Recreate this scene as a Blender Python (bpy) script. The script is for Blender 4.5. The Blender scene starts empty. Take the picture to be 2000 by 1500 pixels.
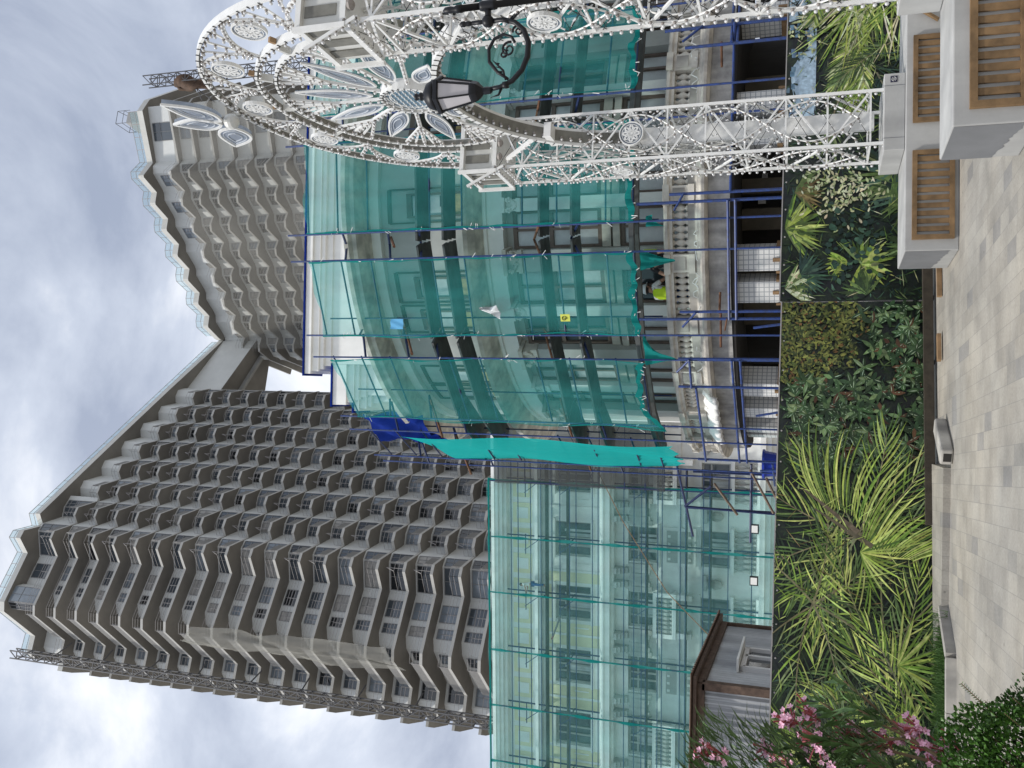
import bpy, bmesh, math, random
from mathutils import Vector, Matrix
random.seed(7)
S=bpy.context.scene; C=S.collection
R=math.radians; PI=math.pi
def V(*a): return Vector(a)
# ------------------------------------------------------------------ materials
def mat(name,col,rough=.6,var=.0,scale=4.,metal=0.,bump=0.,spec=.4,col2=None,stain=0.,detail=5.):
    m=bpy.data.materials.new(name); m.use_nodes=True; nt=m.node_tree; N=nt.nodes; K=nt.links
    b=N['Principled BSDF']; b.inputs['Base Color'].default_value=(*col,1); b.inputs['Roughness'].default_value=rough
    b.inputs['Metallic'].default_value=metal; b.inputs['Specular IOR Level'].default_value=spec
    if var or bump or col2 or stain:
        tc=N.new('ShaderNodeTexCoord'); n=N.new('ShaderNodeTexNoise'); n.inputs['Scale'].default_value=scale; n.inputs['Detail'].default_value=detail; n.inputs['Roughness'].default_value=.62
        K.new(tc.outputs['Object'],n.inputs['Vector'])
        cr=N.new('ShaderNodeValToRGB'); cr.color_ramp.elements[0].position=.3; cr.color_ramp.elements[1].position=.72
        lo=col2 if col2 else tuple(max(0,c*(1-var)) for c in col); hi=tuple(min(1,c*(1+var*.6)) for c in col)
        cr.color_ramp.elements[0].color=(*lo,1); cr.color_ramp.elements[1].color=(*hi,1)
        K.new(n.outputs['Fac'],cr.inputs['Fac']); out=cr.outputs['Color']
        if stain:
            mp=N.new('ShaderNodeMapping'); mp.inputs['Scale'].default_value=(1,1,.12); K.new(tc.outputs['Object'],mp.inputs['Vector'])
            n2=N.new('ShaderNodeTexNoise'); n2.inputs['Scale'].default_value=scale*.9; n2.inputs['Detail'].default_value=6; K.new(mp.outputs[0],n2.inputs['Vector'])
            c2=N.new('ShaderNodeValToRGB'); c2.color_ramp.elements[0].position=.35; c2.color_ramp.elements[1].position=.62
            c2.color_ramp.elements[0].color=(1-stain,1-stain,1-stain*.95,1); c2.color_ramp.elements[1].color=(1,1,1,1); K.new(n2.outputs['Fac'],c2.inputs['Fac'])
            mx=N.new('ShaderNodeMix'); mx.data_type='RGBA'; mx.blend_type='MULTIPLY'; mx.inputs[0].default_value=1; K.new(out,mx.inputs[6]); K.new(c2.outputs[0],mx.inputs[7]); out=mx.outputs[2]
        K.new(out,b.inputs['Base Color'])
        if bump:
            bp=N.new('ShaderNodeBump'); bp.inputs['Strength'].default_value=bump; bp.inputs['Distance'].default_value=.02; K.new(n.outputs['Fac'],bp.inputs['Height']); K.new(bp.outputs[0],b.inputs['Normal'])
    return m
def netmat(name,col,tint,fac,scale=.8,streak=.07):
    m=bpy.data.materials.new(name); m.use_nodes=True; nt=m.node_tree; N=nt.nodes; K=nt.links
    for n in list(N): N.remove(n)
    o=N.new('ShaderNodeOutputMaterial'); t=N.new('ShaderNodeBsdfTransparent'); t.inputs[0].default_value=(*tint,1)
    d=N.new('ShaderNodeBsdfDiffuse'); d.inputs[0].default_value=(*col,1); tr=N.new('ShaderNodeBsdfTranslucent'); tr.inputs[0].default_value=(*col,1)
    a=N.new('ShaderNodeMixShader'); a.inputs[0].default_value=.4; K.new(d.outputs[0],a.inputs[1]); K.new(tr.outputs[0],a.inputs[2])
    tc=N.new('ShaderNodeTexCoord'); n=N.new('ShaderNodeTexNoise'); n.inputs['Scale'].default_value=scale; n.inputs['Detail'].default_value=5
    mp=N.new('ShaderNodeMapping'); mp.inputs['Scale'].default_value=(1,1,.35); K.new(tc.outputs['Object'],mp.inputs[0]); K.new(mp.outputs[0],n.inputs['Vector'])
    mr=N.new('ShaderNodeMapRange'); mr.inputs[1].default_value=.3; mr.inputs[2].default_value=.7; mr.inputs[3].default_value=max(0,fac-streak); mr.inputs[4].default_value=fac+streak; K.new(n.outputs['Fac'],mr.inputs[0])
    x=N.new('ShaderNodeMixShader'); K.new(mr.outputs[0],x.inputs[0]); K.new(t.outputs[0],x.inputs[1]); K.new(a.outputs[0],x.inputs[2]); K.new(x.outputs[0],o.inputs[0])
    return m
M={}
def mk(k,*a,**w): M[k]=mat(k,*a,**w)
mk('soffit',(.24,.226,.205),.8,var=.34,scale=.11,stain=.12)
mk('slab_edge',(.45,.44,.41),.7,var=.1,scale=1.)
mk('tower_white',(.62,.63,.61),.7,var=.08,scale=.35)
mk('tower_grey',(.34,.34,.33),.75,var=.12,scale=.5)
mk('louver',(.20,.195,.185),.6,var=.15,scale=3)
mk('rail',(.34,.32,.31),.5)
mk('win_frame',(.24,.24,.24),.5)
mk('glass',(.07,.085,.10),.05,spec=.9)  # base colour lifted to blue-grey to carry the sky's reflection
mk('glass_pale',(.20,.235,.27),.12,spec=.8,var=.3,scale=.6)  # pale sky reflection put into the base colour of these panes
mk('fascia',(.60,.59,.55),.7,var=.1,scale=.6)
mk('mast',(.10,.10,.105),.6)
mk('concrete',(.50,.475,.425),.85,var=.28,scale=2.2,bump=.4,stain=.45)
mk('concrete_light',(.73,.69,.61),.85,var=.22,scale=3.,bump=.3,stain=.4)
mk('concrete_rough',(.50,.49,.465),.9,var=.35,scale=4.,bump=.9,stain=.4)
mk('plaster_white',(.86,.86,.83),.75,var=.09,scale=1.5,stain=.12)
mk('plaster_grey',(.50,.50,.475),.8,var=.16,scale=1.2,stain=.18)
mk('plaster_yellow',(.78,.73,.50),.8,var=.1,scale=1.)
mk('brick_infill',(.52,.42,.22),.85,var=.3,scale=5,bump=.5)
mk('film_glass',(.55,.56,.57),.28,var=.3,scale=1.4,spec=.6)
mk('wing_glass',(.075,.09,.095),.12,var=.4,scale=.8,spec=.7)
mk('glass_dark',(.02,.024,.028),.05,spec=.8)
mk('curtain',(.34,.33,.31),.5,var=.25,scale=1.5)
mk('dark_glass',(.05,.06,.065),.08,spec=.7)
mk('frame_brown',(.16,.12,.10),.6,var=.2,scale=6)
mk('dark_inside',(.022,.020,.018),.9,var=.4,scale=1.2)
mk('dirty_brown',(.11,.095,.07),.9,var=.4,scale=1.5)
mk('blue_paint',(.022,.055,.22),.45,var=.45,scale=14.,col2=(.03,.045,.10))
mk('dark_blue_paint',(.015,.03,.10),.5,var=.3,scale=9.)
mk('dark_board',(.10,.105,.105),.85,var=.4,scale=3)
mk('rust',(.16,.075,.04),.8,var=.5,scale=10.)
mk('timber',(.30,.19,.10),.75,var=.35,scale=7.)
mk('old_wood',(.20,.15,.11),.85,var=.5,scale=9.)
mk('dark_timber',(.055,.045,.032),.85,var=.4,scale=7.)
mk('slat_wood',(.21,.13,.062),.7,var=.55,scale=4.5,bump=.2)
mk('white_box',(.46,.46,.445),.75,var=.12,scale=2.6,bump=.2,stain=.22)
mk('white_dirty',(.60,.59,.54),.8,var=.22,scale=5.,col2=(.40,.38,.33))
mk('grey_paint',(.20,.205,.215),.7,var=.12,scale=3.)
mk('arch_white',(.78,.78,.76),.4,var=.08,scale=9.)
mk('arch_plate',(.60,.60,.57),.45,var=.1,scale=4.)
mk('arch_dark',(.20,.195,.17),.6,var=.3,scale=6.)
mk('bulb',(.66,.66,.66),.15,spec=.7)
mk('bulb_base',(.30,.27,.25),.6)
mk('acrylic',(.34,.38,.45),.25,var=.1,scale=6.)
mk('acrylic_blue',(.26,.36,.45),.2,var=.15,scale=6.)
mk('acrylic_white',(.58,.61,.65),.3)
mk('black_iron',(.006,.0065,.009),.45,spec=.35)
mk('frosted',(.52,.50,.52),.25,var=.1,scale=5.)
mk('shed_metal',(.50,.515,.525),.5,var=.2,scale=2.,metal=.25,stain=.38)
mk('shed_rust',(.125,.082,.06),.75,var=.5,scale=9.)
mk('pvc_white',(.72,.72,.72),.4)
mk('leaf_oleander',(.11,.195,.065),.4,var=.5,scale=6.)
mk('petal',(.86,.55,.66),.6,var=.2,scale=18.,col2=(.70,.32,.46))
mk('bud',(.40,.09,.10),.6)
mk('stem',(.16,.11,.06),.8)
mk('leaf_box',(.06,.15,.02),.45,var=.6,scale=5.)
mk('tarp_blue',(.003,.022,.20),.85,spec=.1,var=.35,scale=2.)
mk('tarp_brown',(.12,.075,.05),.8,var=.5,scale=1.2)
mk('plastic_bag',(.72,.75,.76),.35)
mk('wrap',(.82,.81,.78),.6,var=.06,scale=8.,bump=.4)
mk('blue_bin',(.02,.05,.40),.4)
mk('skin',(.42,.23,.16),.55)
mk('vest',(.62,.85,.03),.6)
mk('tee_white',(.72,.72,.70),.8)
mk('tee_dark',(.03,.03,.035),.8)
mk('helmet',(.85,.86,.87),.3)
mk('jeans',(.03,.10,.30),.8,var=.3,scale=12)
mk('hair',(.02,.015,.012),.7)
mk('cable_white',(.7,.7,.68),.5)
mk('emblem',(.02,.02,.05),.5)
mk('black_wire',(.03,.03,.03),.6)
mk('grass',(.05,.11,.02),.7,var=.5,scale=8.)
mk('tag_yellow',(.62,.66,.10),.6)
mk('rag_blue',(.10,.36,.62),.7)
mk('lamp_white',(.85,.85,.82),.3)
M['net']=netmat('net',(.09,.57,.545),(.76,.95,.94),.26,streak=.13)
M['net_pale']=netmat('net_pale',(.34,.86,.82),(.86,.998,.99),.13,streak=.06)
M['net_lit']=netmat('net_lit',(.03,.58,.55),(.3,.75,.72),.85)  # rotunda netting again; the stronger light on the end panel is in the colour
M['net_seam']=netmat('net_seam',(.02,.30,.28),(.2,.6,.58),.85,scale=6)
M['net_grey']=netmat('net_grey',(.17,.185,.18),(.62,.64,.64),.50)
M['net_white']=netmat('net_white',(.52,.51,.47),(.95,.95,.94),.30,scale=.12)
M['net_white_dense']=netmat('net_white_dense',(.58,.57,.52),(.9,.9,.88),.42,scale=.2)
M['rail_glass']=netmat('rail_glass',(.58,.65,.66),(.90,.96,.97),.12)
def tilemat():
    m=mat('tile',(.80,.80,.78),.3); nt=m.node_tree;N=nt.nodes;K=nt.links
    tc=N.new('ShaderNodeTexCoord'); sx=N.new('ShaderNodeSeparateXYZ'); K.new(tc.outputs['UV'],sx.inputs[0])
    outs=[]
    for ax in (0,1):
        f=N.new('ShaderNodeMath'); f.operation='FRACT'; K.new(sx.outputs[ax],f.inputs[0])
        l=N.new('ShaderNodeMath'); l.operation='LESS_THAN'; l.inputs[1].default_value=.16; K.new(f.outputs[0],l.inputs[0]); outs.append(l)
    mx=N.new('ShaderNodeMath'); mx.operation='MAXIMUM'; K.new(outs[0].outputs[0],mx.inputs[0]); K.new(outs[1].outputs[0],mx.inputs[1])
    c=N.new('ShaderNodeMix'); c.data_type='RGBA'; c.inputs[6].default_value=(.74,.74,.72,1); c.inputs[7].default_value=(.33,.35,.37,1)
    K.new(mx.outputs[0],c.inputs[0]); K.new(c.outputs[2],N['Principled BSDF'].inputs['Base Color']); return m
M['tile']=tilemat()
def slabmat():
    m=M['louver']; nt=m.node_tree;N=nt.nodes;K=nt.links
tc=None
# ------------------------------------------------------------------ mesh builder
class MB:
    def __init__(s): s.v=[];s.f=[];s.m=[];s.uv=None;s.col=None
    def add(s,vs,fs,m=0):
        o=len(s.v); s.v+=[tuple(p) for p in vs]; s.f+=[tuple(i+o for i in f) for f in fs]; s.m+=[m]*len(fs); return s
    def box(s,c,d,rz=0,m=0,mx=None):
        x,y,z=d[0]/2,d[1]/2,d[2]/2
        P=[V(a*x,b*y,e*z) for a in(-1,1) for b in(-1,1) for e in(-1,1)]
        T=mx if mx is not None else Matrix.Translation(V(*c))@Matrix.Rotation(rz,4,'Z')
        return s.add([T@p for p in P],[(0,1,3,2),(4,6,7,5),(0,4,5,1),(2,3,7,6),(0,2,6,4),(1,5,7,3)],m)
    def beam(s,p,q,w,h=None,m=0,up=(0,0,1)):
        p=V(*p);q=V(*q);h=h or w;d=q-p;L=d.length
        if L<1e-6: return s
        d/=L;u=V(*up)
        if abs(d.dot(u))>.98: u=V(0,1,0) if abs(d.y)<.9 else V(1,0,0)
        a=d.cross(u).normalized();b=a.cross(d)
        T=Matrix(((a.x,d.x,b.x,0),(a.y,d.y,b.y,0),(a.z,d.z,b.z,0),(0,0,0,1)));T.translation=(p+q)/2
        return s.box(None,(w,L,h),m=m,mx=T)
    def tube(s,pts,r,n=6,m=0,cap=True):
        pts=[V(*p) for p in pts];k=len(pts)
        rr=r if isinstance(r,(list,tuple)) else [r]*k
        o=[];prev=None
        for i,p in enumerate(pts):
            d=(pts[min(i+1,k-1)]-pts[max(i-1,0)])
            if d.length<1e-9: d=V(0,0,1)
            d.normalize()
            if prev is None:
                a=d.cross(V(0,0,1)) if abs(d.z)<.95 else d.cross(V(1,0,0))
            else: a=prev-d*prev.dot(d)
            if a.length<1e-6: a=d.orthogonal()
            a.normalize();prev=a;b=d.cross(a)
            o+=[p+(a*math.cos(t)+b*math.sin(t))*rr[i] for t in [2*PI*j/n for j in range(n)]]
        fs=[(i*n+j,i*n+(j+1)%n,(i+1)*n+(j+1)%n,(i+1)*n+j) for i in range(k-1) for j in range(n)]
        if cap: fs+=[tuple(reversed(range(n))),tuple(range((k-1)*n,k*n))]
        return s.add(o,fs,m)
    def prism(s,poly,z0,z1,m=0,ms=None,mt=None):
        n=len(poly)
        A=sum(poly[i][0]*poly[(i+1)%n][1]-poly[(i+1)%n][0]*poly[i][1] for i in range(n))
        if A<0: poly=poly[::-1]
        vs=[(x,y,z0) for x,y in poly]+[(x,y,z1) for x,y in poly]
        s.add(vs,[tuple(reversed(range(n)))],m)
        o=len(s.v)-2*n
        s.f.append(tuple(range(o+n,o+2*n)));s.m.append(m if mt is None else mt)
        for i in range(n):
            j=(i+1)%n; s.f.append((o+i,o+j,o+n+j,o+n+i)); s.m.append(m if ms is None else ms)
        return s
    def lathe(s,prof,n=12,c=(0,0,0),m=0,sx=1,sy=1):
        k=len(prof);vs=[(c[0]+r*math.cos(2*PI*j/n)*sx,c[1]+r*math.sin(2*PI*j/n)*sy,c[2]+z) for r,z in prof for j in range(n)]
        fs=[(i*n+j,i*n+(j+1)%n,(i+1)*n+(j+1)%n,(i+1)*n+j) for i in range(k-1) for j in range(n)]
        fs+=[tuple(reversed(range(n))),tuple(range((k-1)*n,k*n))]
        return s.add(vs,fs,m)
    def grid(s,fn,nu,nv,m=0):
        vs=[fn(i/nu,j/nv) for i in range(nu+1) for j in range(nv+1)]
        return s.add(vs,[(i*(nv+1)+j,(i+1)*(nv+1)+j,(i+1)*(nv+1)+j+1,i*(nv+1)+j+1) for i in range(nu) for j in range(nv)],m)
    def sphere(s,c,r,nu=8,nv=6,m=0,sc=(1,1,1)):
        return s.lathe([(max(1e-4,r*math.sin(PI*i/nv)),-r*math.cos(PI*i/nv)*sc[2]) for i in range(nv+1)],nu,c,m,sc[0],sc[1])
    def build(s,name,mats,parent=None,smooth=False,loc=None):
        if isinstance(mats,str): mats=[mats]
        off=V(*loc) if loc is not None else V(0,0,0)
        if parent is not None:
            p=parent
            while p is not None: off=off+p.location; p=p.parent
        vs=[(v[0]-off.x,v[1]-off.y,v[2]-off.z) for v in s.v] if off.length>0 else s.v
        me=bpy.data.meshes.new(name); me.from_pydata(vs,[],s.f)
        for k in mats: me.materials.append(M[k] if isinstance(k,str) else k)
        me.polygons.foreach_set('material_index',s.m)
        if smooth: me.polygons.foreach_set('use_smooth',[True]*len(s.f))
        me.validate(); me.update()
        o=bpy.data.objects.new(name,me); C.objects.link(o)
        if parent is not None: o.parent=parent
        if loc is not None and parent is None: o.location=loc
        return o
def tag(o,label,cat,group=None,kind=None):
    if label: o['label']=label
    if cat: o['category']=cat
    if group: o['group']=group
    if kind: o['kind']=kind
    return o
def thing(name,label,cat,loc=(0,0,0),group=None):
    o=bpy.data.objects.new(name,None); C.objects.link(o); o.location=loc; o.empty_display_size=.2
    return tag(o,label,cat,group)
def lerp(a,b,t): return tuple(a[i]+(b[i]-a[i])*t for i in range(len(a)))
def rnd(a,b): return random.uniform(a,b)
# ------------------------------------------------------------------ camera, world, sun
EYE=1.6;F=1760.
cam=bpy.data.cameras.new('camera');co=bpy.data.objects.new('camera',cam);C.objects.link(co);S.camera=co
up=V(95,5200,-F).normalized(); fw=(V(0,0,-1)-up*(-up.z)).normalized(); rt=fw.cross(up)
RM=Matrix((rt,fw,up))                       # camera axes (x right, y up, -z view) -> world
ax=RM@V(1,0,0); ay=RM@V(0,1,0); az=RM@V(0,0,1)
# the phone was held on its side: picture +x is the world's down
X=-ay; Y=ax; Z=az
mw=Matrix((( X.x,Y.x,Z.x,0),(X.y,Y.y,Z.y,0),(X.z,Y.z,Z.z,EYE),(0,0,0,1)))
co.matrix_world=mw
cam.sensor_width=36; cam.sensor_fit='HORIZONTAL'; cam.lens=36*F/2000; cam.clip_start=.1; cam.clip_end=3000
w=bpy.data.worlds.new('World'); S.world=w; w.use_nodes=True
nt=w.node_tree;N=nt.nodes;K=nt.links
SUN_EL=R(56); SUN_AZ=R(236)   # compass azimuth from +y, clockwise: high on the left, a little behind the camera
sky=N.new('ShaderNodeTexSky'); sky.sky_type='NISHITA'; sky.sun_disc=False; sky.sun_elevation=SUN_EL; sky.sun_rotation=SUN_AZ
sky.air_density=1.2; sky.dust_density=2.5
tc=N.new('ShaderNodeTexCoord'); mp=N.new('ShaderNodeMapping'); mp.inputs['Scale'].default_value=(1.0,1.0,1.8); mp.inputs['Location'].default_value=(2.3,1.1,.7)
K.new(tc.outputs['Generated'],mp.inputs[0])
n1=N.new('ShaderNodeTexNoise'); n1.inputs['Scale'].default_value=3.1; n1.inputs['Detail'].default_value=10; n1.inputs['Roughness'].default_value=.56; n1.inputs['Distortion'].default_value=.35; K.new(mp.outputs[0],n1.inputs[0])
r1=N.new('ShaderNodeValToRGB'); e=r1.color_ramp.elements; e[0].position=.36;e[0].color=(3.7,4.15,5.2,1); e[1].position=.66;e[1].color=(9.3,9.5,9.9,1)
x1=e.new(.52); x1.color=(5.9,6.4,7.4,1)
K.new(n1.outputs['Fac'],r1.inputs[0])
n2=N.new('ShaderNodeTexNoise'); n2.inputs['Scale'].default_value=1.7; n2.inputs['Detail'].default_value=6; K.new(mp.outputs[0],n2.inputs[0])
r2=N.new('ShaderNodeMapRange'); r2.inputs[1].default_value=.35; r2.inputs[2].default_value=.62; r2.inputs[3].default_value=.74; r2.inputs[4].default_value=.99; K.new(n2.outputs['Fac'],r2.inputs[0])
mx=N.new('ShaderNodeMix'); mx.data_type='RGBA'; K.new(r2.outputs[0],mx.inputs[0]); K.new(sky.outputs[0],mx.inputs[6]); K.new(r1.outputs[0],mx.inputs[7])
bg=N['Background']; K.new(mx.outputs[2],bg.inputs[0]); bg.inputs[1].default_value=.095
sl=bpy.data.lights.new('sun','SUN'); so=bpy.data.objects.new('sun',sl); C.objects.link(so); sl.energy=2.4; sl.angle=R(3.5); sl.color=(1,.96,.9)
sd=V(math.sin(SUN_AZ)*math.cos(SUN_EL),math.cos(SUN_AZ)*math.cos(SUN_EL),math.sin(SUN_EL))
so.rotation_euler=sd.to_track_quat('Z','Y').to_euler(); so.location=(0,0,60)
S.view_settings.view_transform='Standard'; S.view_settings.look='None'; S.view_settings.exposure=.42; S.view_settings.gamma=1
S.cycles.max_bounces=8; S.cycles.transparent_max_bounces=24; S.cycles.caustics_reflective=False; S.cycles.caustics_refractive=False

for acr_,c_ in (('acrylic',(.42,.46,.53)),('acrylic_blue',(.30,.42,.52))): M[acr_]=netmat(acr_,c_,(.86,.90,.93),.62,scale=5,streak=.1)
class Pool:
    """first `lim` pieces as parts of their own, all later ones in one mass"""
    def __init__(s,name,plural,mats,root,lim=100): s.a=(name,plural,mats,root,lim); s.n=0; s.rest=MB()
    def put(s,mb,mats=None):
        name,plural,m,root,lim=s.a
        if s.n<lim: mb.build(name,mats or m,root); s.n+=1
        else: s.rest.add(mb.v,mb.f,0); s.rest.m[-len(mb.f):]=mb.m
    def done(s):
        name,plural,m,root,lim=s.a
        if s.rest.v: s.rest.build(plural,m,root)['kind']='stuff'
# ------------------------------------------------------------------ the two towers
H=97.0; LEV=[92.1-3.25*k for k in range(22)]
def seg_frame(a,b):
    d=V(b[0]-a[0],b[1]-a[1],0); L=d.length; d/=L; return d,L
def win_on(a,b,t0,t1,z0,z1,out=.06,side=-1,mull=1,tr=.35,bars=True):
    """a window box (frame index 0, glass index 1) on the wall a->b; side gives the outward normal"""
    d,L=seg_frame(a,b); n=V(d.y,-d.x,0)*side; mb=MB()
    P=lambda t,z,o:(a[0]+d.x*t*L+n.x*o,a[1]+d.y*t*L+n.y*o,z)
    fw=.07
    mb.add([P(t0,z0,out*.5),P(t1,z0,out*.5),P(t1,z1,out*.5),P(t0,z1,out*.5)],[(0,1,2,3) if side>0 else (3,2,1,0)],1)
    for (ta,za,tb,zb) in ((t0,z0,t1,z0),(t0,z1,t1,z1),(t0,z0,t0,z1),(t1,z0,t1,z1)):
        mb.beam(P(ta,za,out),P(tb,zb,out),fw,fw,0)
    for k in range(mull):
        t=t0+(t1-t0)*(k+1)/(mull+1); mb.beam(P(t,z0,out),P(t,z1,out),.045,.045,0)
    if tr: mb.beam(P(t0,z0+(z1-z0)*(1-tr),out),P(t1,z0+(z1-z0)*(1-tr),out),.045,.045,0)
    return mb
def offset_panel(mb,a,b,t0,t1,z0,z1,th,inset,side,m=0):
    d,L=seg_frame(a,b); n=V(d.y,-d.x,0)*side
    p=V(a[0],a[1],0)+d*L*t0-n*inset; q=V(a[0],a[1],0)+d*L*t1-n*inset
    mb.beam((p.x,p.y,(z0+z1)/2),(q.x,q.y,(z0+z1)/2),th,z1-z0,m)
class Windows(Pool):
    def __init__(s,root): Pool.__init__(s,'window','windows',['win_frame','glass','glass_dark','glass_pale'],root)
    def put(s,mb,glass='glass'):
        if s.n<100: glass=random.choice((glass,glass,glass,'glass_dark','curtain','glass_pale'))
        else: mb.m=[random.choice((1,1,2,3)) if q==1 else 0 for q in mb.m]
        Pool.put(s,mb,['win_frame',glass])
# --- left tower
LT=thing('apartment_tower','grey high-rise on the left whose sharp zigzag balconies climb to the top of the photo','building',(-20,100,0))
K_T=8
Mk=[(-20.5+2.495*k,88.5+3.8*k) for k in range(K_T)]
Tk=[(x+.95,y+.55) for x,y in Mk]; Ek=[(x-1.08,y+.45) for x,y in Mk]; Ek[0]=(-22.8,89.6)
Eend=(Mk[-1][0]+2.495-1.08,Mk[-1][1]+3.8+.45)
P3=Ek[0];P4=(-28.3,86.2);P5=(-29.5,86.2);P6=(-33.8,91.0);P7=(-35.9,90.4);P8=(-36.8,91.2);P9=(-38.5,95.9);P10=(-39.7,95.5)
front=[Eend]
for k in reversed(range(K_T)): front+=[Tk[k],Mk[k],Ek[k]]
front+=[P4,P5,P6,P7,P8,P9,P10]
back=[(-40.4,97.2),(-41.6,101.5),(-34,121),(-12,127)]
slab_poly=front+back
a=V(.14,.99,0)
sh=lambda p,q:(p[0]+a.x*q,p[1]+a.y*q)
wall=[(Eend[0]-.1,Eend[1]+.6)]
WSEG=[]   # wall segments that carry windows
for k in reversed(range(K_T)):
    if k>0:
        b,c,d=sh(Tk[k],3.3),sh(Mk[k],3.1),sh(Ek[k],2.3)
        b=(b[0]-.12,b[1]); d=(d[0]-.12,d[1])
    else:
        b,c,d=sh(Tk[0],2.9),sh(Mk[0],2.7),(-23.6,91.5)
        b=(b[0]-.12,b[1])
    wall+=[b,c,d]; WSEG.append((k,b,c,d))
W4=(-27.5,89.0);W5=(-28.9,89.2);W6=(-33.4,93.0);W7=(-35.6,92.4);W8=(-36.6,92.9);W9=(-38.3,97.4)
wall+=[W4,W5,W6,W7,W8,W9]
wall_poly=wall+[(-40.6,101),(-33.5,119.5),(-12,125)]
MB().prism(wall_poly,0,92.2).build('wall','tower_white',LT)
wl=Windows(LT); lp=Pool('parapet','parapets',['louver'],LT); lr=Pool('railing','railings',['rail'],LT); rp=None
for i,z in enumerate(LEV):
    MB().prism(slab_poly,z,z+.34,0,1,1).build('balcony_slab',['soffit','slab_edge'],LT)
    nz=3.25 if i else 4.9
    rl=MB()
    z0=z+.34
    # parapet panels along the right flanks of the teeth
    for k in range(K_T):
        e=Ek[k+1] if k+1<K_T else Eend
        m_=MB(); offset_panel(m_,Tk[k],e,.0,.58,z0,z0+1.0,.12,.1,1,0); lp.put(m_)
    m_=MB(); offset_panel(m_,P5,P6,.0,.9,z0,z0+1.0,.12,.12,-1,0); lp.put(m_)
    m_=MB(); offset_panel(m_,P8,P9,.0,.9,z0,z0+1.0,.12,.12,-1,0); lp.put(m_)
    runs=[[Tk[k],Mk[k],Ek[k]] for k in range(K_T)]+[[P3,P4,P5],[P6,P7,P8]]
    for j_,run in enumerate(runs):
        rl=MB()
        for h in ((.5,1.0) if j_!=K_T else (.35,.75,1.1)):
            for p,q in zip(run,run[1:]): rl.beam((p[0],p[1],z0+h),(q[0],q[1],z0+h),.03,.03)
        for p,q in zip(run,run[1:]):
            nn=1 if j_<K_T else max(1,int(math.dist(p,q)/1.9))
            for j in range(nn+1):
                x,y=lerp(p,q,j/nn); rl.beam((x,y,z0),(x,y,z0+1.0),.03,.03)
        if j_<K_T and (j_*5+i*3)%4<2:
            m_=Mk[j_]; q=sh(m_,.9); rl.beam((m_[0],m_[1],z0+1.0),(q[0],q[1],z0+2.3),.045); rl.beam((q[0],q[1],z0),(q[0],q[1],z0+2.3),.045)
        lr.put(rl)
for i,z in enumerate(LEV):                                  # windows of the end facade first: they show largest
    nz=3.25 if i else 4.9; z0=z+.4; z1=z+nz-.25
    g='glass_pale' if i%3==1 else 'glass'
    wl.put(win_on((-23.6,91.5),W4,.20,.60,z0+.1,z1,mull=1,out=.08,tr=.3),g)
    if i>0: wl.put(win_on((-23.6,91.5),W4,.76,.99,z0,z1-.1,mull=1),'glass')
    else:
        mb=win_on((-26.6,87.9),(-28.3,86.7),.02,.98,z0,z1+.15,mull=1,out=.05); mb2=win_on((-28.3,86.7),(-29.3,87.2),.02,.98,z0,z1+.15,mull=1,out=.05)
        wl.put(mb,'glass_pale'); wl.put(mb2,'glass_pale')
        box=MB().prism([(-26.6,87.95),(-28.3,86.8),(-29.2,87.25),(-29.2,89),(-26.6,89)],z0,z1+.2); box.build('corner_bay','tower_white',LT)
    for k,b,c,d in WSEG[::-1][:2]:
        wl.put(win_on(b,c,.1,.96,z0,z1,mull=1,out=.07),'glass'); wl.put(win_on(c,d,.04,.9,z0,z1,mull=1,out=.07),'glass')
for i,z in enumerate(LEV):
    z0=z+.4; z1=z+3.25-.2
    if i==0: continue
    for k,b,c,d in WSEG[::-1][2:]:
        wl.put(win_on(b,c,.12,.98,z0+.1,z1,mull=1,out=.08)); wl.put(win_on(c,d,.02,.85,z0+.1,z1,mull=1,out=.08))
    wl.put(win_on(W5,W6,.08,.35,z0,z1-.3)); wl.put(win_on(W5,W6,.55,.85,z0,z1-.3)); wl.put(win_on(W6,W7,.1,.9,z0,z1-.2)); wl.put(win_on(W8,W9,.1,.4,z0,z1-.2))
wl.put(win_on(WSEG[-2][1],WSEG[-2][2],.1,.9,92.6,96.2)); 
wl.done(); lp.done(); lr.done()
# attic: tall white bays flush with the slabs, the roof slab over them, and the bridge to the other tower
att=[]
for k in reversed(range(2,K_T)): att+=[sh(Tk[k],2.1),sh(Mk[k],2.05),sh(Ek[k],1.7)]
att_poly=[(Eend[0]+.0,Eend[1]-.2)]+[(x-.12,y) for x,y in att]+[sh(Ek[2],3.0),(-22,98),(-14,122)]
MB().prism(att_poly,92.35,97.05).build('attic_wall','tower_white',LT)
att2=[(-16.2,96.5)]
for k in (1,0):
    t_=[s for s in WSEG if s[0]==k][0]; att2+=[t_[1],t_[2],t_[3]]
att2+=[W4,W5,W6,W7,W8,W9,(-40.6,101),(-34,119)]
MB().prism(att2,92.3,97.04).build('attic_wall','tower_white',LT)
for k in (1,0):
    s_=[s for s in WSEG if s[0]==k][0]
    MB.build(win_on(s_[1],s_[2],.08,.96,92.6,96.7,out=.08),'window',['win_frame','glass'],LT); MB.build(win_on(s_[2],s_[3],.04,.9,92.6,96.7,out=.08),'window',['win_frame','glass'],LT)
roof=[(7.0,129.6),(6.4,128.7),(-1.8,115.85),(-7.6,107.0),(-13.3,98.4),(-18.0,91.4),(-19.6,92.0),(-19.8,89.0),(-20.7,88.4),P3,P4,P5,P6,P7,P8,P9,P10,(-40.4,97.2),(-41.6,101.5),(-34,121),(-8,131)]
MB().prism(roof,97.0,97.8,0,1,1).build('roof',['soffit','fascia'],LT)
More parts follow.
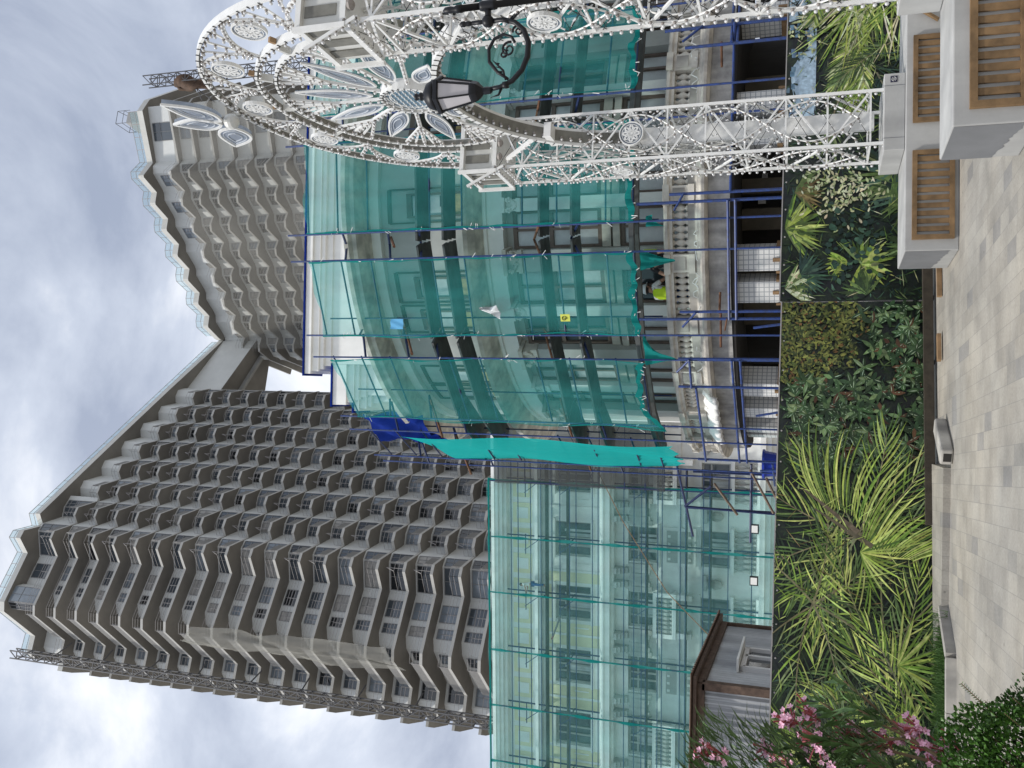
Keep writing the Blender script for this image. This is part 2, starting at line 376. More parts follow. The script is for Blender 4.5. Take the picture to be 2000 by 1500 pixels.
def glass_rail(name,pts,z,h,parent):
    mb=MB(); fr=MB()
    for p,q in zip(pts,pts[1:]):
        L=math.dist(p,q); nn=max(1,round(L/1.7))
        for j in range(nn):
            a0=lerp(p,q,(j+.04)/nn); a1=lerp(p,q,(j+.96)/nn); mb.beam((*a0,z+h/2),(*a1,z+h/2),.03,h)
            fr.beam((*lerp(p,q,j/nn),z),(*lerp(p,q,j/nn),z+h+.05),.06)
        for hh in (h+.05,h*.5): fr.beam((*p,z+hh),(*q,z+hh),.06,.05)
    g=mb.build(name,'rail_glass',parent); fr.build('rail_frame','rail',g)
inn=[(6.2,128.9),(-18.15,91.8),(-19.8,92.3),(-20.0,89.4),(-20.8,88.8),(-22.9,90.1),(-28.2,86.7),(-29.3,86.7),(-33.8,91.6),(-36,90.9),(-36.8,91.7),(-38.5,96.4)]
glass_rail('glass_railing',inn,97.8,1.4,LT)
bz=90.6
br=[(Eend[0]-.3,Eend[1]+.3),(6.4,129.0),(7.4,134),(-6,131),(-11,124)]
MB().prism(br,bz,97.03,0,1,1).build('bridge',['soffit','tower_white'],LT)
MB().beam((Eend[0]-2.5,Eend[1]+3,bz-.35),(4.6,131,bz-.35),.5,.7).build('bridge_beam','tower_grey',LT)
MB().prism([(Eend[0]-.9,Eend[1]+.5),(Eend[0]-.2,Eend[1]+1.6),(-12,127.5),(-14,124)],0,92).build('end_wall','tower_grey',LT)
# --- right tower
RT=thing('apartment_tower','grey high-rise behind the rotunda, its toothed roofline edged with glass railings','building',(20,118,0))
tips=[(29.9-3.55*k,109.2+2.6*k) for k in range(8)]
TA=[(x+.55,y+.05) for x,y in tips]; TB=[(x-.45,y+.27) for x,y in tips]
RC=[(32.0,111.0)]+[(x-1.75,y+3.25) for x,y in tips]      # recess before tip0, then after each tip
fr=[(41.0,109.8),(39.5,108.6),RC[0]]
for k in range(8): fr+=[TA[k],TB[k],RC[k+1]]
rslab=fr+[(1,142),(20,150),(47,121)]
n_in=V(.59,.81,0)
ins=lambda p,q:(p[0]+n_in.x*q,p[1]+n_in.y*q)
rwall=[(40.6,111.4),ins((39.5,108.6),1.5),ins(RC[0],1.0)]
RSEG=[]
for k in range(8):
    a0=ins(TA[k],2.3); b0=ins(TB[k],2.2); c0=ins(RC[k+1],1.1)
    rwall+=[a0,b0,c0]; RSEG.append((ins(RC[k],1.1 if k else 1.0),a0,b0,c0))
rwp=rwall+[(2.5,140),(20,148),(45.5,121)]
MB().prism(rwp,0,97.02).build('wall','tower_white',RT)
RL=LEV[:18]
wr=Windows(RT); rp_=Pool('parapet','parapets',['louver','tower_white'],RT); rr_=Pool('railing','railings',['rail'],RT)
for i,z in enumerate(RL):
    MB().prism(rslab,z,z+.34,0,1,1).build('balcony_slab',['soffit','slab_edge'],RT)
    z0=z+.34
    for k in range(8):
        par=MB(); rl=MB()
        offset_panel(par,TB[k],RC[k+1],.62,1.0,z0,z0+.9,.12,.1,-1,1 if i else 0)
        for h in (.5,1.0): rl.beam((*RC[k],z0+h),(*TA[k],z0+h),.03); rl.beam((*TA[k],z0+h),(*TB[k],z0+h),.03)
        rp_.put(par); rr_.put(rl)
for i,z in enumerate(RL):
    z0=z+.4; z1=(z+3.0) if i else 96.7
    wr.put(win_on(rwall[1],rwall[2],.30,.62,z0+.3,z1-.1,mull=1),'glass_pale' if i%2 else 'glass')
    for k,(r0,a0,b0,c0) in enumerate(RSEG):
        if k>6 and i<2: continue
        if i==0:
            if k<3: wr.put(win_on(b0,c0,.15,.8,z0,z1-.8,mull=2),'glass_pale')
        else:
            wr.put(win_on(b0,c0,.08,.62,z0+.2,z1-.2,mull=1),'glass_dark'); wr.put(win_on(a0,b0,.05,.95,z0+.2,z1-.2,mull=0),'glass_dark')
wr.done(); rp_.done(); rr_.done()
rroof=[(41.6,110.2),(39.5,108.7),(32.3,111.1)]
for k in range(7): rroof+=[(tips[k][0]+.15,tips[k][1]),(tips[k][0]-.15,tips[k][1]+.08),(tips[k][0]-1.8,tips[k][1]+2.9)]
MB().prism(rroof+[(6.6,128.2),(5,138),(20,149),(47,120)],97.0,98.0,0,1,1).build('roof',['soffit','fascia'],RT)
glass_rail('glass_railing',[ins(p,.6) for p in [(39.3,108.7),(32.3,111.1)]+[q for k in range(7) for q in (TA[k],TB[k],(tips[k][0]-1.8,tips[k][1]+2.9))]],98.0,1.8,RT)
MB().prism([(40.2,110.6),(38.4,110.2),(37.6,113),(41,115.5)],98,101.3).build('roof_house','tower_grey',RT)
mb=MB()
for x,y in ((38.6,110.6),(40.6,111),(38,113.5),(40.4,114)): mb.beam((x,y,101.3),(x,y,103.6),.06)
for p,q in (((38.6,110.6),(40.6,111)),((38.6,110.6),(38,113.5)),((40.6,111),(40.4,114)),((38,113.5),(40.4,114))): mb.beam((*p,103.6),(*q,103.6),.06); mb.beam((*p,102.4),(*q,102.4),.05)
mb.build('roof_frame','mast',RT)
# --- hoist masts and nets on the towers
def mast(x,y,z0,z1,w,label,step=1.5,ties=()):
    t=thing('hoist_mast',label,'hoist mast',(x,y,z0)); mb=MB(); br=MB()
    for sx in (-1,1):
        for sy in (-1,1): mb.beam((x+sx*w/2,y+sy*w/2,z0),(x+sx*w/2,y+sy*w/2,z1),.13)
    z=z0;k=0
    while z<z1:
        for s_ in (-1,1):
            br.beam((x-w/2,y+s_*w/2,z),(x+w/2,y+s_*w/2,z),.09); br.beam((x+s_*w/2,y-w/2,z),(x+s_*w/2,y+w/2,z),.09)
            aa,bb=((-1,1) if k%2 else (1,-1)); br.beam((x+aa*w/2,y+s_*w/2,z),(x+bb*w/2,y+s_*w/2,min(z1,z+step)),.09)
        z+=step;k+=1
    mb.build('mast_rail','mast',t); br.build('lattice','mast',t)
    for (zz,dx,dy,dz) in ties: MB().beam((x,y,zz),(x+dx,y+dy,zz+dz),.12).build('wall_tie','mast',t)
    return t
mast(-35.3,88.2,20,97.6,.95,'dark lattice hoist mast running up the left edge of the left high-rise',1.5,[(91.5,1.4,2.6,-.8),(84,1.2,2.6,.3),(77,1.2,2.6,-.3),(70,1.2,2.6,.4),(63,1.2,2.6,-.4),(56,1.2,2.6,.2),(49,1.2,2.6,0),(42,1.2,2.6,0)])
mast(43.5,108.2,60,96.0,1.35,'pale lattice hoist mast standing free at the right end of the right high-rise',1.5,[(88,-3.2,1,-1.2),(89.5,-3.4,1.5,-4.5),(78,-3,1,-1)])
t=tag(MB().grid(lambda u,v:(41.6+u*1.9+.35*math.sin(v*9)*u,107.9+.3*math.sin(u*5+v*8)+(.8*v),89.8-5.8*v+.8*math.sin(u*3.1)),10,14).build('tarp','tarp_brown',smooth=True),'brown tarpaulin bundled on the hoist at the right high-rise corner','tarp')
md=t.modifiers.new('s','SOLIDIFY'); md.thickness=.4
def drape(name,pts,z0f,z1f,mt,label,cat,nz=24,wob=.25,seed=1,group=None,sag=0.,dens=5):
    """a hanging sheet along a plan polyline, between two height functions"""
    rg=random.Random(seed); P=[]
    for p,q in zip(pts,pts[1:]):
        for j in range(dens): P.append(lerp(p,q,j/dens))
    P.append(pts[-1]); n=len(P)-1
    ph=[rg.uniform(0,6.3) for _ in range(6)]
    def fn(u,v):
        i=min(n-1,int(u*n)); f=u*n-i; x,y=lerp(P[i],P[i+1],f)
        a0=z0f(u) ; a1=z1f(u)
        wv=wob*(math.sin(u*9+ph[0]+v*3)*.4+math.sin(v*13+ph[1]+u*4)*.35+math.sin((u+v)*23+ph[2])*.25+math.sin(v*31+u*11+ph[3])*.15)
        return (x+wv*.5,y-abs(wv)*.9,a0+(a1-a0)*v-sag*math.sin(PI*u)*(v-.5)*2*.3)
    o=MB().grid(fn,n,nz).build(name,mt,smooth=True); return tag(o,label,cat,group)
drape('debris_net',[(P4[0]+.3,P4[1]-.5),(P5[0]-.1,P5[1]-.5),(P5[0]-.9,P5[1]+.3)],lambda u:44-2*u,lambda u:68.5+2.0*u,'net_white_dense','pale debris net wrapped round the left corner of the left high-rise below mid-height','net',nz=30,wob=.7,seed=3)
0 and drape('debris_net',[(P8[0]-.6,P8[1]-.4),(P9[0]-.8,P9[1]-.6),(P10[0]-.3,P10[1]-.8)],lambda u:56,lambda u:76+4*u,'net_white_dense','tattered whitish debris net down the far left flank of the left high-rise','net',nz=30,wob=1.1,seed=4)
drape('debris_net',[(39.6,108.0),(31.5,109.8),(29.9,108.6),(22.8,113.7),(15.7,118.9),(8.7,124.2),(5,127)],lambda u:40,lambda u:91.6,'net_white','large thin veil of whitish debris netting hung over the face of the right high-rise','net',nz=34,wob=.8,seed=5,dens=8)
# ------------------------------------------------------------------ the palace wing behind its turquoise nets
WO=V(-5.9,52,0); WU=V(-17.6,1.4,0).normalized(); WN=V(WU.y,-WU.x,0)
if WN.y<0: WN=-WN                          # inward (away from the camera)
def W(s,t,z): p=WO+WU*s+WN*t; return (p.x,p.y,z)
WR=math.atan2(WU.y,WU.x)
def wbox(mb,s0,s1,t0,t1,z0,z1,m=0):
    c=W((s0+s1)/2,(t0+t1)/2,(z0+z1)/2); return mb.box(c,(abs(s1-s0),abs(t1-t0),z1-z0),WR,m)
PW=thing('palace_wing','long white and yellow classical building wrapped in turquoise netting below the left high-rise','building',W(8,1.3,0))
S0,S1=-13.,27.
cols=[3.65+4.0*k for k in range(-4,6)]
rows=[(14.45,16.7),(10.4,12.15),(6.2,7.85)]
# wall with real openings, built as strips between the windows
wall_=MB()
zs=[0,6.2,7.85,10.4,12.15,14.45,16.7,20.2]
for i in range(len(zs)-1):
    z0,z1=zs[i],zs[i+1]
    if (z0,z1) in rows:
        e=S0
        for c in cols: wbox(wall_,e,c-1.07,1.3,1.9,z0,z1); e=c+1.07
        wbox(wall_,e,S1,1.3,1.9,z0,z1)
    else: wbox(wall_,S0,S1,1.3,1.9,z0,z1)
wbox(wall_,S0,S1,2.6,2.9,0,20.1)
wall_.build('wall','plaster_white',PW)
for r,(z0,z1) in enumerate(rows):
    for i,c in enumerate(cols):
        if c<-9: continue
        mb=MB(); g='wing_glass'
        wbox(mb,c-1.07,c+1.07,1.62,1.66,z0,z1,1)
        for s_ in (c-1.02,c-.02,c+.42,c+1.02): wbox(mb,s_-.05,s_+.05,1.52,1.61,z0,z1,0)
        for z in (z0+.06,z0+(z1-z0)*.68,z1-.06): wbox(mb,c-1.07,c+1.07,1.54,1.615,z-.05,z+.05,0)
        if (i*7+r*3)%4!=1:      # slack plastic film behind the panes
            for q in range(4): wbox(mb,c-.55+q*.26,c-.40+q*.26+.05*q,1.605,1.618,z0+.1,z1-.5-.1*(q%2),2)
        w_=mb.build('window',['plaster_grey','wing_glass','film_glass'],PW)
        tr=MB(); wbox(tr,c-1.25,c+1.25,1.2,1.305,z1+.002,z1+.14); wbox(tr,c-1.3,c+1.3,1.12,1.303,z0-.16,z0-.002); tr.build('sill','plaster_white',w_)
co_=MB()
for (z0,z1,t0) in ((19.95,20.15,.55),(20.15,20.35,.35),(20.35,20.55,.25),(19.75,19.95,.8),(17.55,17.75,1.0),(17.75,17.95,.9)): wbox(co_,S0,S1,t0,1.9,z0+.001,z1)
co_.build('roof_cornice','plaster_white',PW)
co_=MB()
for (z0,z1,t0) in ((12.95,13.12,.75),(13.12,13.45,.35),(13.45,13.62,.25),(13.62,13.75,.55),(9.05,9.2,1.15),(4.25,4.55,.85),(3.95,4.25,1.0)): wbox(co_,S0,S1,t0,1.298,z0+.001,z1)
co_.build('string_cornice','plaster_white',PW)
fz=MB(); yl=MB()
for k in range(26):
    c=S0+.8+k*1.6
    if c>S1-.6: break
    wbox(yl,c-.62,c+.62,1.26,1.30,18.25,19.45,0); wbox(fz,c-.34,c+.34,1.2,1.27,18.45,19.2,0); wbox(fz,c-.24,c+.24,1.22,1.198,18.56,19.09,0)
for i,c in enumerate(cols):
    if c>5.: wbox(yl,c+1.3,c+1.95,1.27,1.3,13.9,17.2,0); wbox(yl,c-1.95,c-1.3,1.27,1.3,13.9,17.2,0); wbox(yl,c-1.07,c+1.07,1.27,1.3,16.95,17.3,0)
yl.build('yellow_panel','plaster_yellow',PW); fz.build('frieze_panel','plaster_white',PW)
for c in cols:
    p=c+2.0
    if p<-9: continue
    mb=MB()
    for d in (-.42,.42):      # paired scroll brackets under the string cornice
        for q in range(5): wbox(mb,p+d-.17,p+d+.17,.55+q*.13,1.29,12.93-.2*(q+1),12.93-.2*q-.004)
    mb.build('bracket','plaster_grey',PW)
    mb=MB(); 
    for q in range(6):
        a0=-.75+q*.3; wbox(mb,p+a0*.9-.16,p+a0*.9+.16,1.1,1.29,11.0-.12*abs(q-2.5),12.1+.1*math.sin(q*2))
    mb.build('relief','plaster_grey',PW)
    mb=MB(); c0=W(p,1.05,7.0); mb.lathe([(.05,-.45),(.22,-.3),(.3,0),(.2,.3),(.3,.42),(.06,.5)],10,c0); wbox(mb,p-.45,p+.45,1.05,1.29,7.5,7.75); mb.build('wall_urn','plaster_grey',PW,smooth=False)
    mb=MB(); wbox(mb,p-.07,p+.07,1.22,1.29,13.9,17.3); wbox(mb,p-.5,p-.42,1.24,1.29,14.6,15.5); mb.build('pilaster_strip','plaster_white',PW)
BAL=[(.055,0),(.09,.04),(.06,.10),(.13,.30),(.12,.42),(.055,.62),(.05,.78),(.10,.86),(.10,.92)]
def balustrade(parent,s0,s1,t,z,h,n,mt='plaster_grey'):
    mb=MB()
    for k in range(n):
        c=W(s0+(s1-s0)*(k+.5)/n,t,z); mb.lathe([(r*1.15,zz*h/.92) for r,zz in BAL],6,c)
    mb.build('balustrade',mt,parent)
for i,c in enumerate(cols):
    if c<-9: continue
    if i%2==1:
        bl=MB(); wbox(bl,c-1.35,c+1.35,.5,1.298,9.2,9.42); wbox(bl,c-1.35,c+1.35,.5,.72,10.35,10.55); wbox(bl,c-1.35,c-1.1,.5,.72,9.42,10.35); wbox(bl,c+1.1,c+1.35,.5,.72,9.42,10.35)
        for d in (-1.15,1.15): wbox(bl,c+d-.16,c+d+.16,.6,1.298,8.3,9.195)
        b=bl.build('balcony','plaster_white',PW); balustrade(b,c-1.05,c+1.05,.61,9.42,.93,8)
    else:
        pn=MB(); wbox(pn,c-1.15,c+1.15,1.2,1.298,8.15,10.05,0); wbox(pn,c-.95,c+.95,1.17,1.199,8.35,9.85,1)
        for q in range(4):
            for zz in (8.5,9.7): wbox(pn,c-.7+q*.45,c-.55+q*.45,1.13,1.169,zz-.08,zz+.08,0)
        pn.build('relief_panel',['plaster_white','plaster_grey'],PW)
    pb=MB(); wbox(pb,c-1.3,c+1.3,1.0,1.298,4.551,4.7); wbox(pb,c-1.35,c+1.35,.95,1.297,5.95,6.1); p_=pb.build('window_balustrade','plaster_white',PW); balustrade(p_,c-1.25,c+1.25,1.12,4.7,1.25,8)
# scaffold of the wing
WS=thing('scaffold','slender tube scaffold with three plank decks against the long white wing','scaffold',W(8,.3,0))
seams=[-.05,3.5,7.0,10.65,14.2,17.8,21.6,25.4]
zl=[19.2,18.75,17.95,17.3,16.6,16.1,15.5,15.1,14.1,13.75,12.2,11.6,11.15,10.9,10.2,9.95,8.9,8.6,7.6,7.25,6.2,4.9,3.2]
for s_ in seams:
    if s_>22: continue
    MB().beam(W(s_+.06,.12,0),W(s_+.06,.12,20.5),.075).build('standard','dark_blue_paint',WS)
    MB().beam(W(s_+.06,1.0,0),W(s_+.06,1.0,20.0),.075).build('standard','dark_blue_paint',WS)
for z in zl:
    MB().beam(W(-1.2,.12,z),W(23.,.12,z),.05).build('ledger','dark_blue_paint',WS)
for s_ in seams[:-1]:
    for z in (17.2,15.5,11.0,8.7,7.25): MB().beam(W(s_+.06,.05,z-.05),W(s_+.06,1.15,z-.05),.06).build('transom','dark_blue_paint',WS)
    mb=MB(); mb.beam(W(s_-.2,.35,18.35),W(s_+1.05,.35,18.35),.05)
    for z in (18.35,16.1,11.6): mb.beam(W(s_+.06,.12,z-.9),W(s_+.75,.12,z),.04)
    mb.build('brace','dark_blue_paint',WS)
for z in (17.05,15.7,10.9,8.6,7.2):
    mb=MB()
    for q in range(3): wbox(mb,-1.,22.8,.28+q*.24,.50+q*.24,z,z+.05)
    mb.build('plank_deck','dark_board',WS)
d_=[(18.2,8.4,'first'),(14.2,9.3,'second')]
tag(MB().beam(W(9.6,.0,16.6),W(8.2,.1,16.1),.1).build('loose_tube','mast'),'short dark tube sticking out of the netting below the man in jeans','scaffold tube')
names=['first strip of turquoise netting on the long wing, beside the grey net','second strip of netting on the long wing, with two floodlights near its foot','third strip of netting on the long wing, in front of the man in jeans','fourth strip of netting on the long wing, straight above the corrugated cabin','fifth strip of netting on the long wing, above the cabin corner post','netting strip on the long wing, second from the left edge of the scaffold','outermost strip of netting at the far end of the long wing']
for i in range(7):
    s0,s1=seams[i],seams[i+1]; rg=random.Random(40+i); ph=[rg.uniform(0,6) for _ in range(5)]
    def fn(u,v,s0=s0,s1=s1,ph=ph):
        s_=s0+(s1-s0)*u; wv=.05*math.sin(v*40+ph[0])*math.sin(PI*u)+.04*math.sin(v*17+u*9+ph[1])
        return W(s_,-.02-abs(wv),1.9+18.75*v+.10*math.sin(PI*u*2+ph[2])*(v>.99))
    o=tag(MB().grid(fn,8,60).build('safety_net','net_pale',smooth=True),names[i],'safety net','turquoise net strips on the long wing')
    def fs(u,v,s1=s0,ph=ph): 
        k=.055+.03*math.sin(v*37+ph[3])+.022*math.sin(v*83+ph[4])
        return W(s1-k+2*k*u,-.06-.03*math.sin(v*50),1.9+18.75*v)
    MB().grid(fs,1,110).build('seam','net_seam',o)
    MB().beam(W(s0,-.04,20.6),W(s1,-.04,20.6),.09).build('hem','net_seam',o)
o=tag(MB().grid(lambda u,v:W(-8.5+8.6*u,-.35+.12*math.sin(u*7)-.1*math.sin(v*11+u*3),9.75+10.3*v),16,24).build('debris_net','net_grey',smooth=True),'dark grey see-through net between the rotunda and the turquoise netting','net')
mb=MB()
for z in (19.9,18.2,16.6,15.0,13.6,12.1,10.9,9.8): mb.beam(W(-8.5,-.2,z),W(.1,-.2,z),.06)
for s_ in (-4,-1.9,0.0): mb.beam(W(s_,-.22,0),W(s_,-.22,20.4),.07)
mb.beam(W(0,-.3,13.8),W(-6.5,-.3,17.2),.04); mb.beam(W(.1,-.3,14.5),W(-6,-.3,11),.04)
tag(mb.build('scaffold','dark_blue_paint'),'dark tube frame carrying the grey net beside the rotunda','scaffold')
for s_,nm in ((1.9,'square white floodlight low on the wing scaffold, next to the blue platform'),(4.85,'square white floodlight low on the wing scaffold, nearer the corrugated cabin')):
    f=thing('floodlight',nm,'floodlight',W(s_,-.25,4.75),'floodlights on the wing scaffold')
    mb=MB(); wbox(mb,s_-.26,s_+.26,-.34,-.2,4.52,4.98); mb.build('housing','black_iron',f)
    mb=MB(); wbox(mb,s_-.2,s_+.2,-.36,-.345,4.58,4.93); mb.build('lens','lamp_white',f)
tag(MB().tube([W(-2.4,-.4,14.4),W(2,-.2,12.2),W(6,-.15,9.6),W(9,-.1,6.5)],.025,5).build('rope','timber'),'pale rope slanting down across the nets of the long wing','rope')
# ------------------------------------------------------------------ the rotunda
CX,CY=5.2,26.85
def pol(a,r,z=0): t=R(a); return (CX+r*math.sin(t),CY-r*math.cos(t),z)
def sweep(mb,prof,a0,a1,n=None,m=0):
    """closed (r,z) profile swept round the rotunda axis"""
    n=n or max(2,int(abs(a1-a0)/3)); k=len(prof)
    vs=[pol(a0+(a1-a0)*i/n,r,z) for i in range(n+1) for r,z in prof]
    fs=[(i*k+j,(i+1)*k+j,(i+1)*k+(j+1)%k,i*k+(j+1)%k) for i in range(n) for j in range(k)]
    fs+=[tuple(range(k)),tuple(reversed(range(n*k,n*k+k)))]
    return mb.add(vs,fs,m)
rect=lambda r0,r1,z0,z1:[(r0,z0),(r1,z0),(r1,z1),(r0,z1)]
RO=thing('rotunda_building','round-fronted classical building under restoration, with a stone balustrade above tiled pillars','building',(CX,CY,0))
A0,A1=-100,75
def sw(name,mt,*rs,a0=A0,a1=A1,n=None,parent=None,smooth=False):
    mb=MB()
    for r_ in rs: sweep(mb,r_,a0,a1,n)
    return mb.build(name,mt,parent or RO,smooth)
# ground floor: dark interior behind tiled pillars
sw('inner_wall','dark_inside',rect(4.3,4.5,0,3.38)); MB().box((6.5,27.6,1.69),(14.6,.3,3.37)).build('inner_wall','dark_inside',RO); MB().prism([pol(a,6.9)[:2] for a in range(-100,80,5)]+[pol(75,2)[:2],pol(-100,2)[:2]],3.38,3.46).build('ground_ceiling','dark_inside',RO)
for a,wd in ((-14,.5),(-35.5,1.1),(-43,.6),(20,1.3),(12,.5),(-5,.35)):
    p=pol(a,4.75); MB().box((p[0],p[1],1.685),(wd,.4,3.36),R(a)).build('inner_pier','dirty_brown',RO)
for a in (-12,-9.5,-6.5,-3): 
    for z in (.9,1.6,2.3,3.0): p=pol(a+rnd(-1,1),4.55,z+rnd(-.2,.2)); MB().box(p,(rnd(.1,.3),.2,rnd(.1,.25)),R(a)).build('rubble_stone','concrete_rough',RO)
def pillar(a,wd=.50,dp=.55,r=6.35):
    t=R(a); me=MB(); c=pol(a,r,1.72); me.box(c,(wd,dp,3.44),t)
    o=me.build('tiled_pillar','tile',RO); m_=o.data; uv=m_.uv_layers.new(name='UV')
    ct,st=math.cos(t),math.sin(t)
    for poly in m_.polygons:
        for li in poly.loop_indices:
            v=m_.vertices[m_.loops[li].vertex_index].co; lx=v.x*ct+v.y*st; ly=-v.x*st+v.y*ct
            uv.data[li].uv=((lx if abs(poly.normal.x*ct+poly.normal.y*st)<.5 else ly)/.11,v.z/.11)
    mb=MB()
    for s_ in (-1,1):
        q=V(*c)+V(ct,st,0)*(s_*(wd/2+.03)); mb.box((q.x,q.y,2.42),(.05,.62,.16),t)
    q=V(*c)+V(st,-ct,0)*(dp/2+.03); mb.box((q.x,q.y,2.42),(wd*.15,.05,.3),t)
    mb.build('timber_clamp','timber',o)
for a in (-20.8,-27.3,-52.3,-61.5,-72,-79,30.9,9.2,3.0,47,54): pillar(a)
# first-floor ring: rough beam, cornice, plinth
sw('ring_beam','concrete_rough',rect(5.8,6.92,3.46,3.93),smooth=False)
sw('balcony_cornice','concrete_light',[(5.9,3.932),(7.0,3.932),(7.2,3.98),(7.22,4.04),(7.16,4.05),(7.16,4.08),(7.1,4.10),(7.1,4.15),(7.04,4.17),(7.04,4.2),(5.9,4.2)])
sw('balcony_plinth','concrete',rect(6.7,6.98,4.202,4.36))
sw('handrail','concrete_light',[(6.68,4.70),(7.02,4.70),(7.02,4.76),(7.08,4.80),(7.08,4.86),(7.03,4.89),(6.68,4.89)])
sw('balcony_floor','concrete',rect(5.9,6.7,3.6,3.84))
pedA=[-8+12.35*k for k in range(-7,6)]
for i,a in enumerate(pedA):
    mb=MB(); sweep(mb,rect(6.66,7.03,4.205,4.75),a-1.65,a+1.65,2); sweep(mb,rect(6.6,7.11,4.751,4.895),a-1.8,a+1.8,2); sweep(mb,rect(6.62,7.09,4.206,4.34),a-1.75,a+1.75,2)
    o=mb.build('pedestal','concrete_light',RO)
    mb=MB(); sweep(mb,rect(7.03,7.045,4.42,4.68),a-1.2,a+1.2,2); mb.build('panel','concrete',o)
bal=[(.045,0),(.075,.005),(.075,.045),(.045,.06),(.05,.09),(.092,.16),(.085,.21),(.045,.30),(.04,.33),(.07,.345),(.07,.37)]
mb0=MB(); mb0.lathe([(r*.98,z*.94) for r,z in bal],9); b0=None
for i in range(len(pedA)-1):
    for k in range(7):
        a=pedA[i]+1.75+(12.35-3.5)*(k+.5)/7
        if a<-84: continue
        if b0 is None:
            o=b0=mb0.build('baluster','concrete_light',RO,smooth=True)
            b0.location=pol(a,6.86,4.355); b0.location-=RO.location; me=b0.data
            for v in me.vertices: v.co+=RO.location
        else:
            o=b0.copy(); C.objects.link(o); o.parent=RO; o.location=V(*pol(a,6.86,4.355))-RO.location
# upper walls with glazing between pilasters
sw('upper_wall','plaster_grey',rect(5.5,6.0,4.1,9.0),a0=-100,a1=75); 
sw('entablature','plaster_white',rect(5.6,6.28,8.93,9.33),rect(5.6,6.36,9.331,9.42))
sw('middle_cornice','concrete_light',[(5.6,9.422),(6.5,9.422),(6.75,9.5),(6.95,9.62),(6.97,9.72),(6.9,9.75),(5.6,9.78)])
sw('second_wall','plaster_grey',rect(5.5,6.15,9.781,12.25)); sw('frieze','plaster_white',rect(5.6,6.3,12.251,12.5))
sw('main_cornice','concrete_light',[(5.6,12.502),(6.7,12.502),(6.98,12.58),(7.0,12.68),(7.1,12.75),(7.12,12.86),(7.05,12.9),(5.6,12.98)])
MB().box((5.6,27.2,14.1),(10.0,6.2,2.3)).build('attic','plaster_white',RO)
for (x0,x1,y0,zt,z0) in ((.5,10.7,24.05,16.25,15.25),(-.42,.495,24.35,15.45,14.2),(-.60,-.425,24.6,14.85,13.9)):
    mb=MB()
    for q,(o,za,zb) in enumerate(((.0,12.985,z0+.25),(.06,z0+.251,z0+.45),(.16,z0+.451,z0+.58),(.22,z0+.581,z0+.8),(.30,z0+.801,zt))): mb.box(((x0-o+x1)/2,(y0-o+30)/2,(za+zb)/2),(x1-x0+o,30-y0+o,zb-za))
    o=mb.build('attic_block','plaster_white',RO)
    MB().box(((x0-.33+x1)/2,y0+.2,zt+.03),(x1-x0+.4,1.1,.05)).build('tarp_edge','tarp_blue',o)
sw('back_wall','plaster_white',rect(4.4,4.5,0,12.9),a0=-130,a1=-100); MB().prism([pol(a,5.55)[:2] for a in range(-100,80,5)]+[(14,40),(2,40)],12.85,12.97).build('flat_roof','concrete',RO)
pil=[4.35-12.35*k for k in range(-5,9)]
for i,a in enumerate(pil):
    big=i%2==1; mb=MB(); hw=2.4 if big else 1.35; ro=6.34 if big else 6.26
    sweep(mb,rect(5.95,ro,4.1,8.45),a-hw,a+hw,2); o=mb.build('pilaster','plaster_grey' if big else 'plaster_white',RO)
    mb=MB(); sweep(mb,rect(5.95,ro+.06,8.451,8.56),a-hw*1.08,a+hw*1.08,2); sweep(mb,rect(5.95,ro+.16,8.82,8.925),a-hw*1.2,a+hw*1.2,2); sweep(mb,rect(5.95,ro+.03,8.561,8.819),a-hw*.95,a+hw*.95,2)
    for s_ in (-1,1):                       # volutes and leaves of the capital
        for q in range(9 if big else 5):
            t=q*.9; rr=.09*(1-q*.09); c=pol(a+s_*(hw*.78+rr*math.cos(t)*5),ro+.1,8.72+rr*math.sin(t)); mb.sphere(c,.035,5,4)
        for q in range(4): c=pol(a+s_*hw*(.2+.22*q),ro+.05,8.60+.04*q); mb.sphere(c,.05,5,4,sc=(1,1,1.5))
    mb.build('capital','concrete_light' if big else 'plaster_white',o)
for i in range(len(pil)-1):
    a_l,a_r=pil[i+1],pil[i]; l=a_l+(2.5 if (i+1)%2 else 1.45); r_=a_r-(2.5 if i%2 else 1.45)
    if l<-97: continue
    for (z0,z1) in ((4.15,6.05),(6.5,8.72)):
        mb=MB(); sweep(mb,rect(6.02,6.05,z0+.06,z1-.06),l+.3,r_-.3,3,1)
        for aa in (l+.25,r_-.25,l+(r_-l)*(.5)): sweep(mb,rect(6.0,6.12,z0,z1),aa-.28,aa+.28,1,0)
        for zz in (z0+.05,z1-.05)+((z0+1.25,) if z0>6 else ()): sweep(mb,rect(6.001,6.11,zz-.05,zz+.05),l,r_,2,0)
        mb.build('window',['frame_brown','film_glass' if (i*3+int(z0))%5 else 'dark_glass'],RO)
    mb=MB(); sweep(mb,rect(5.98,6.2,6.055,6.22),l,r_,3); sweep(mb,rect(5.98,6.16,6.28,6.49),l,r_,3); mb.build('transom_band','concrete_light',RO)
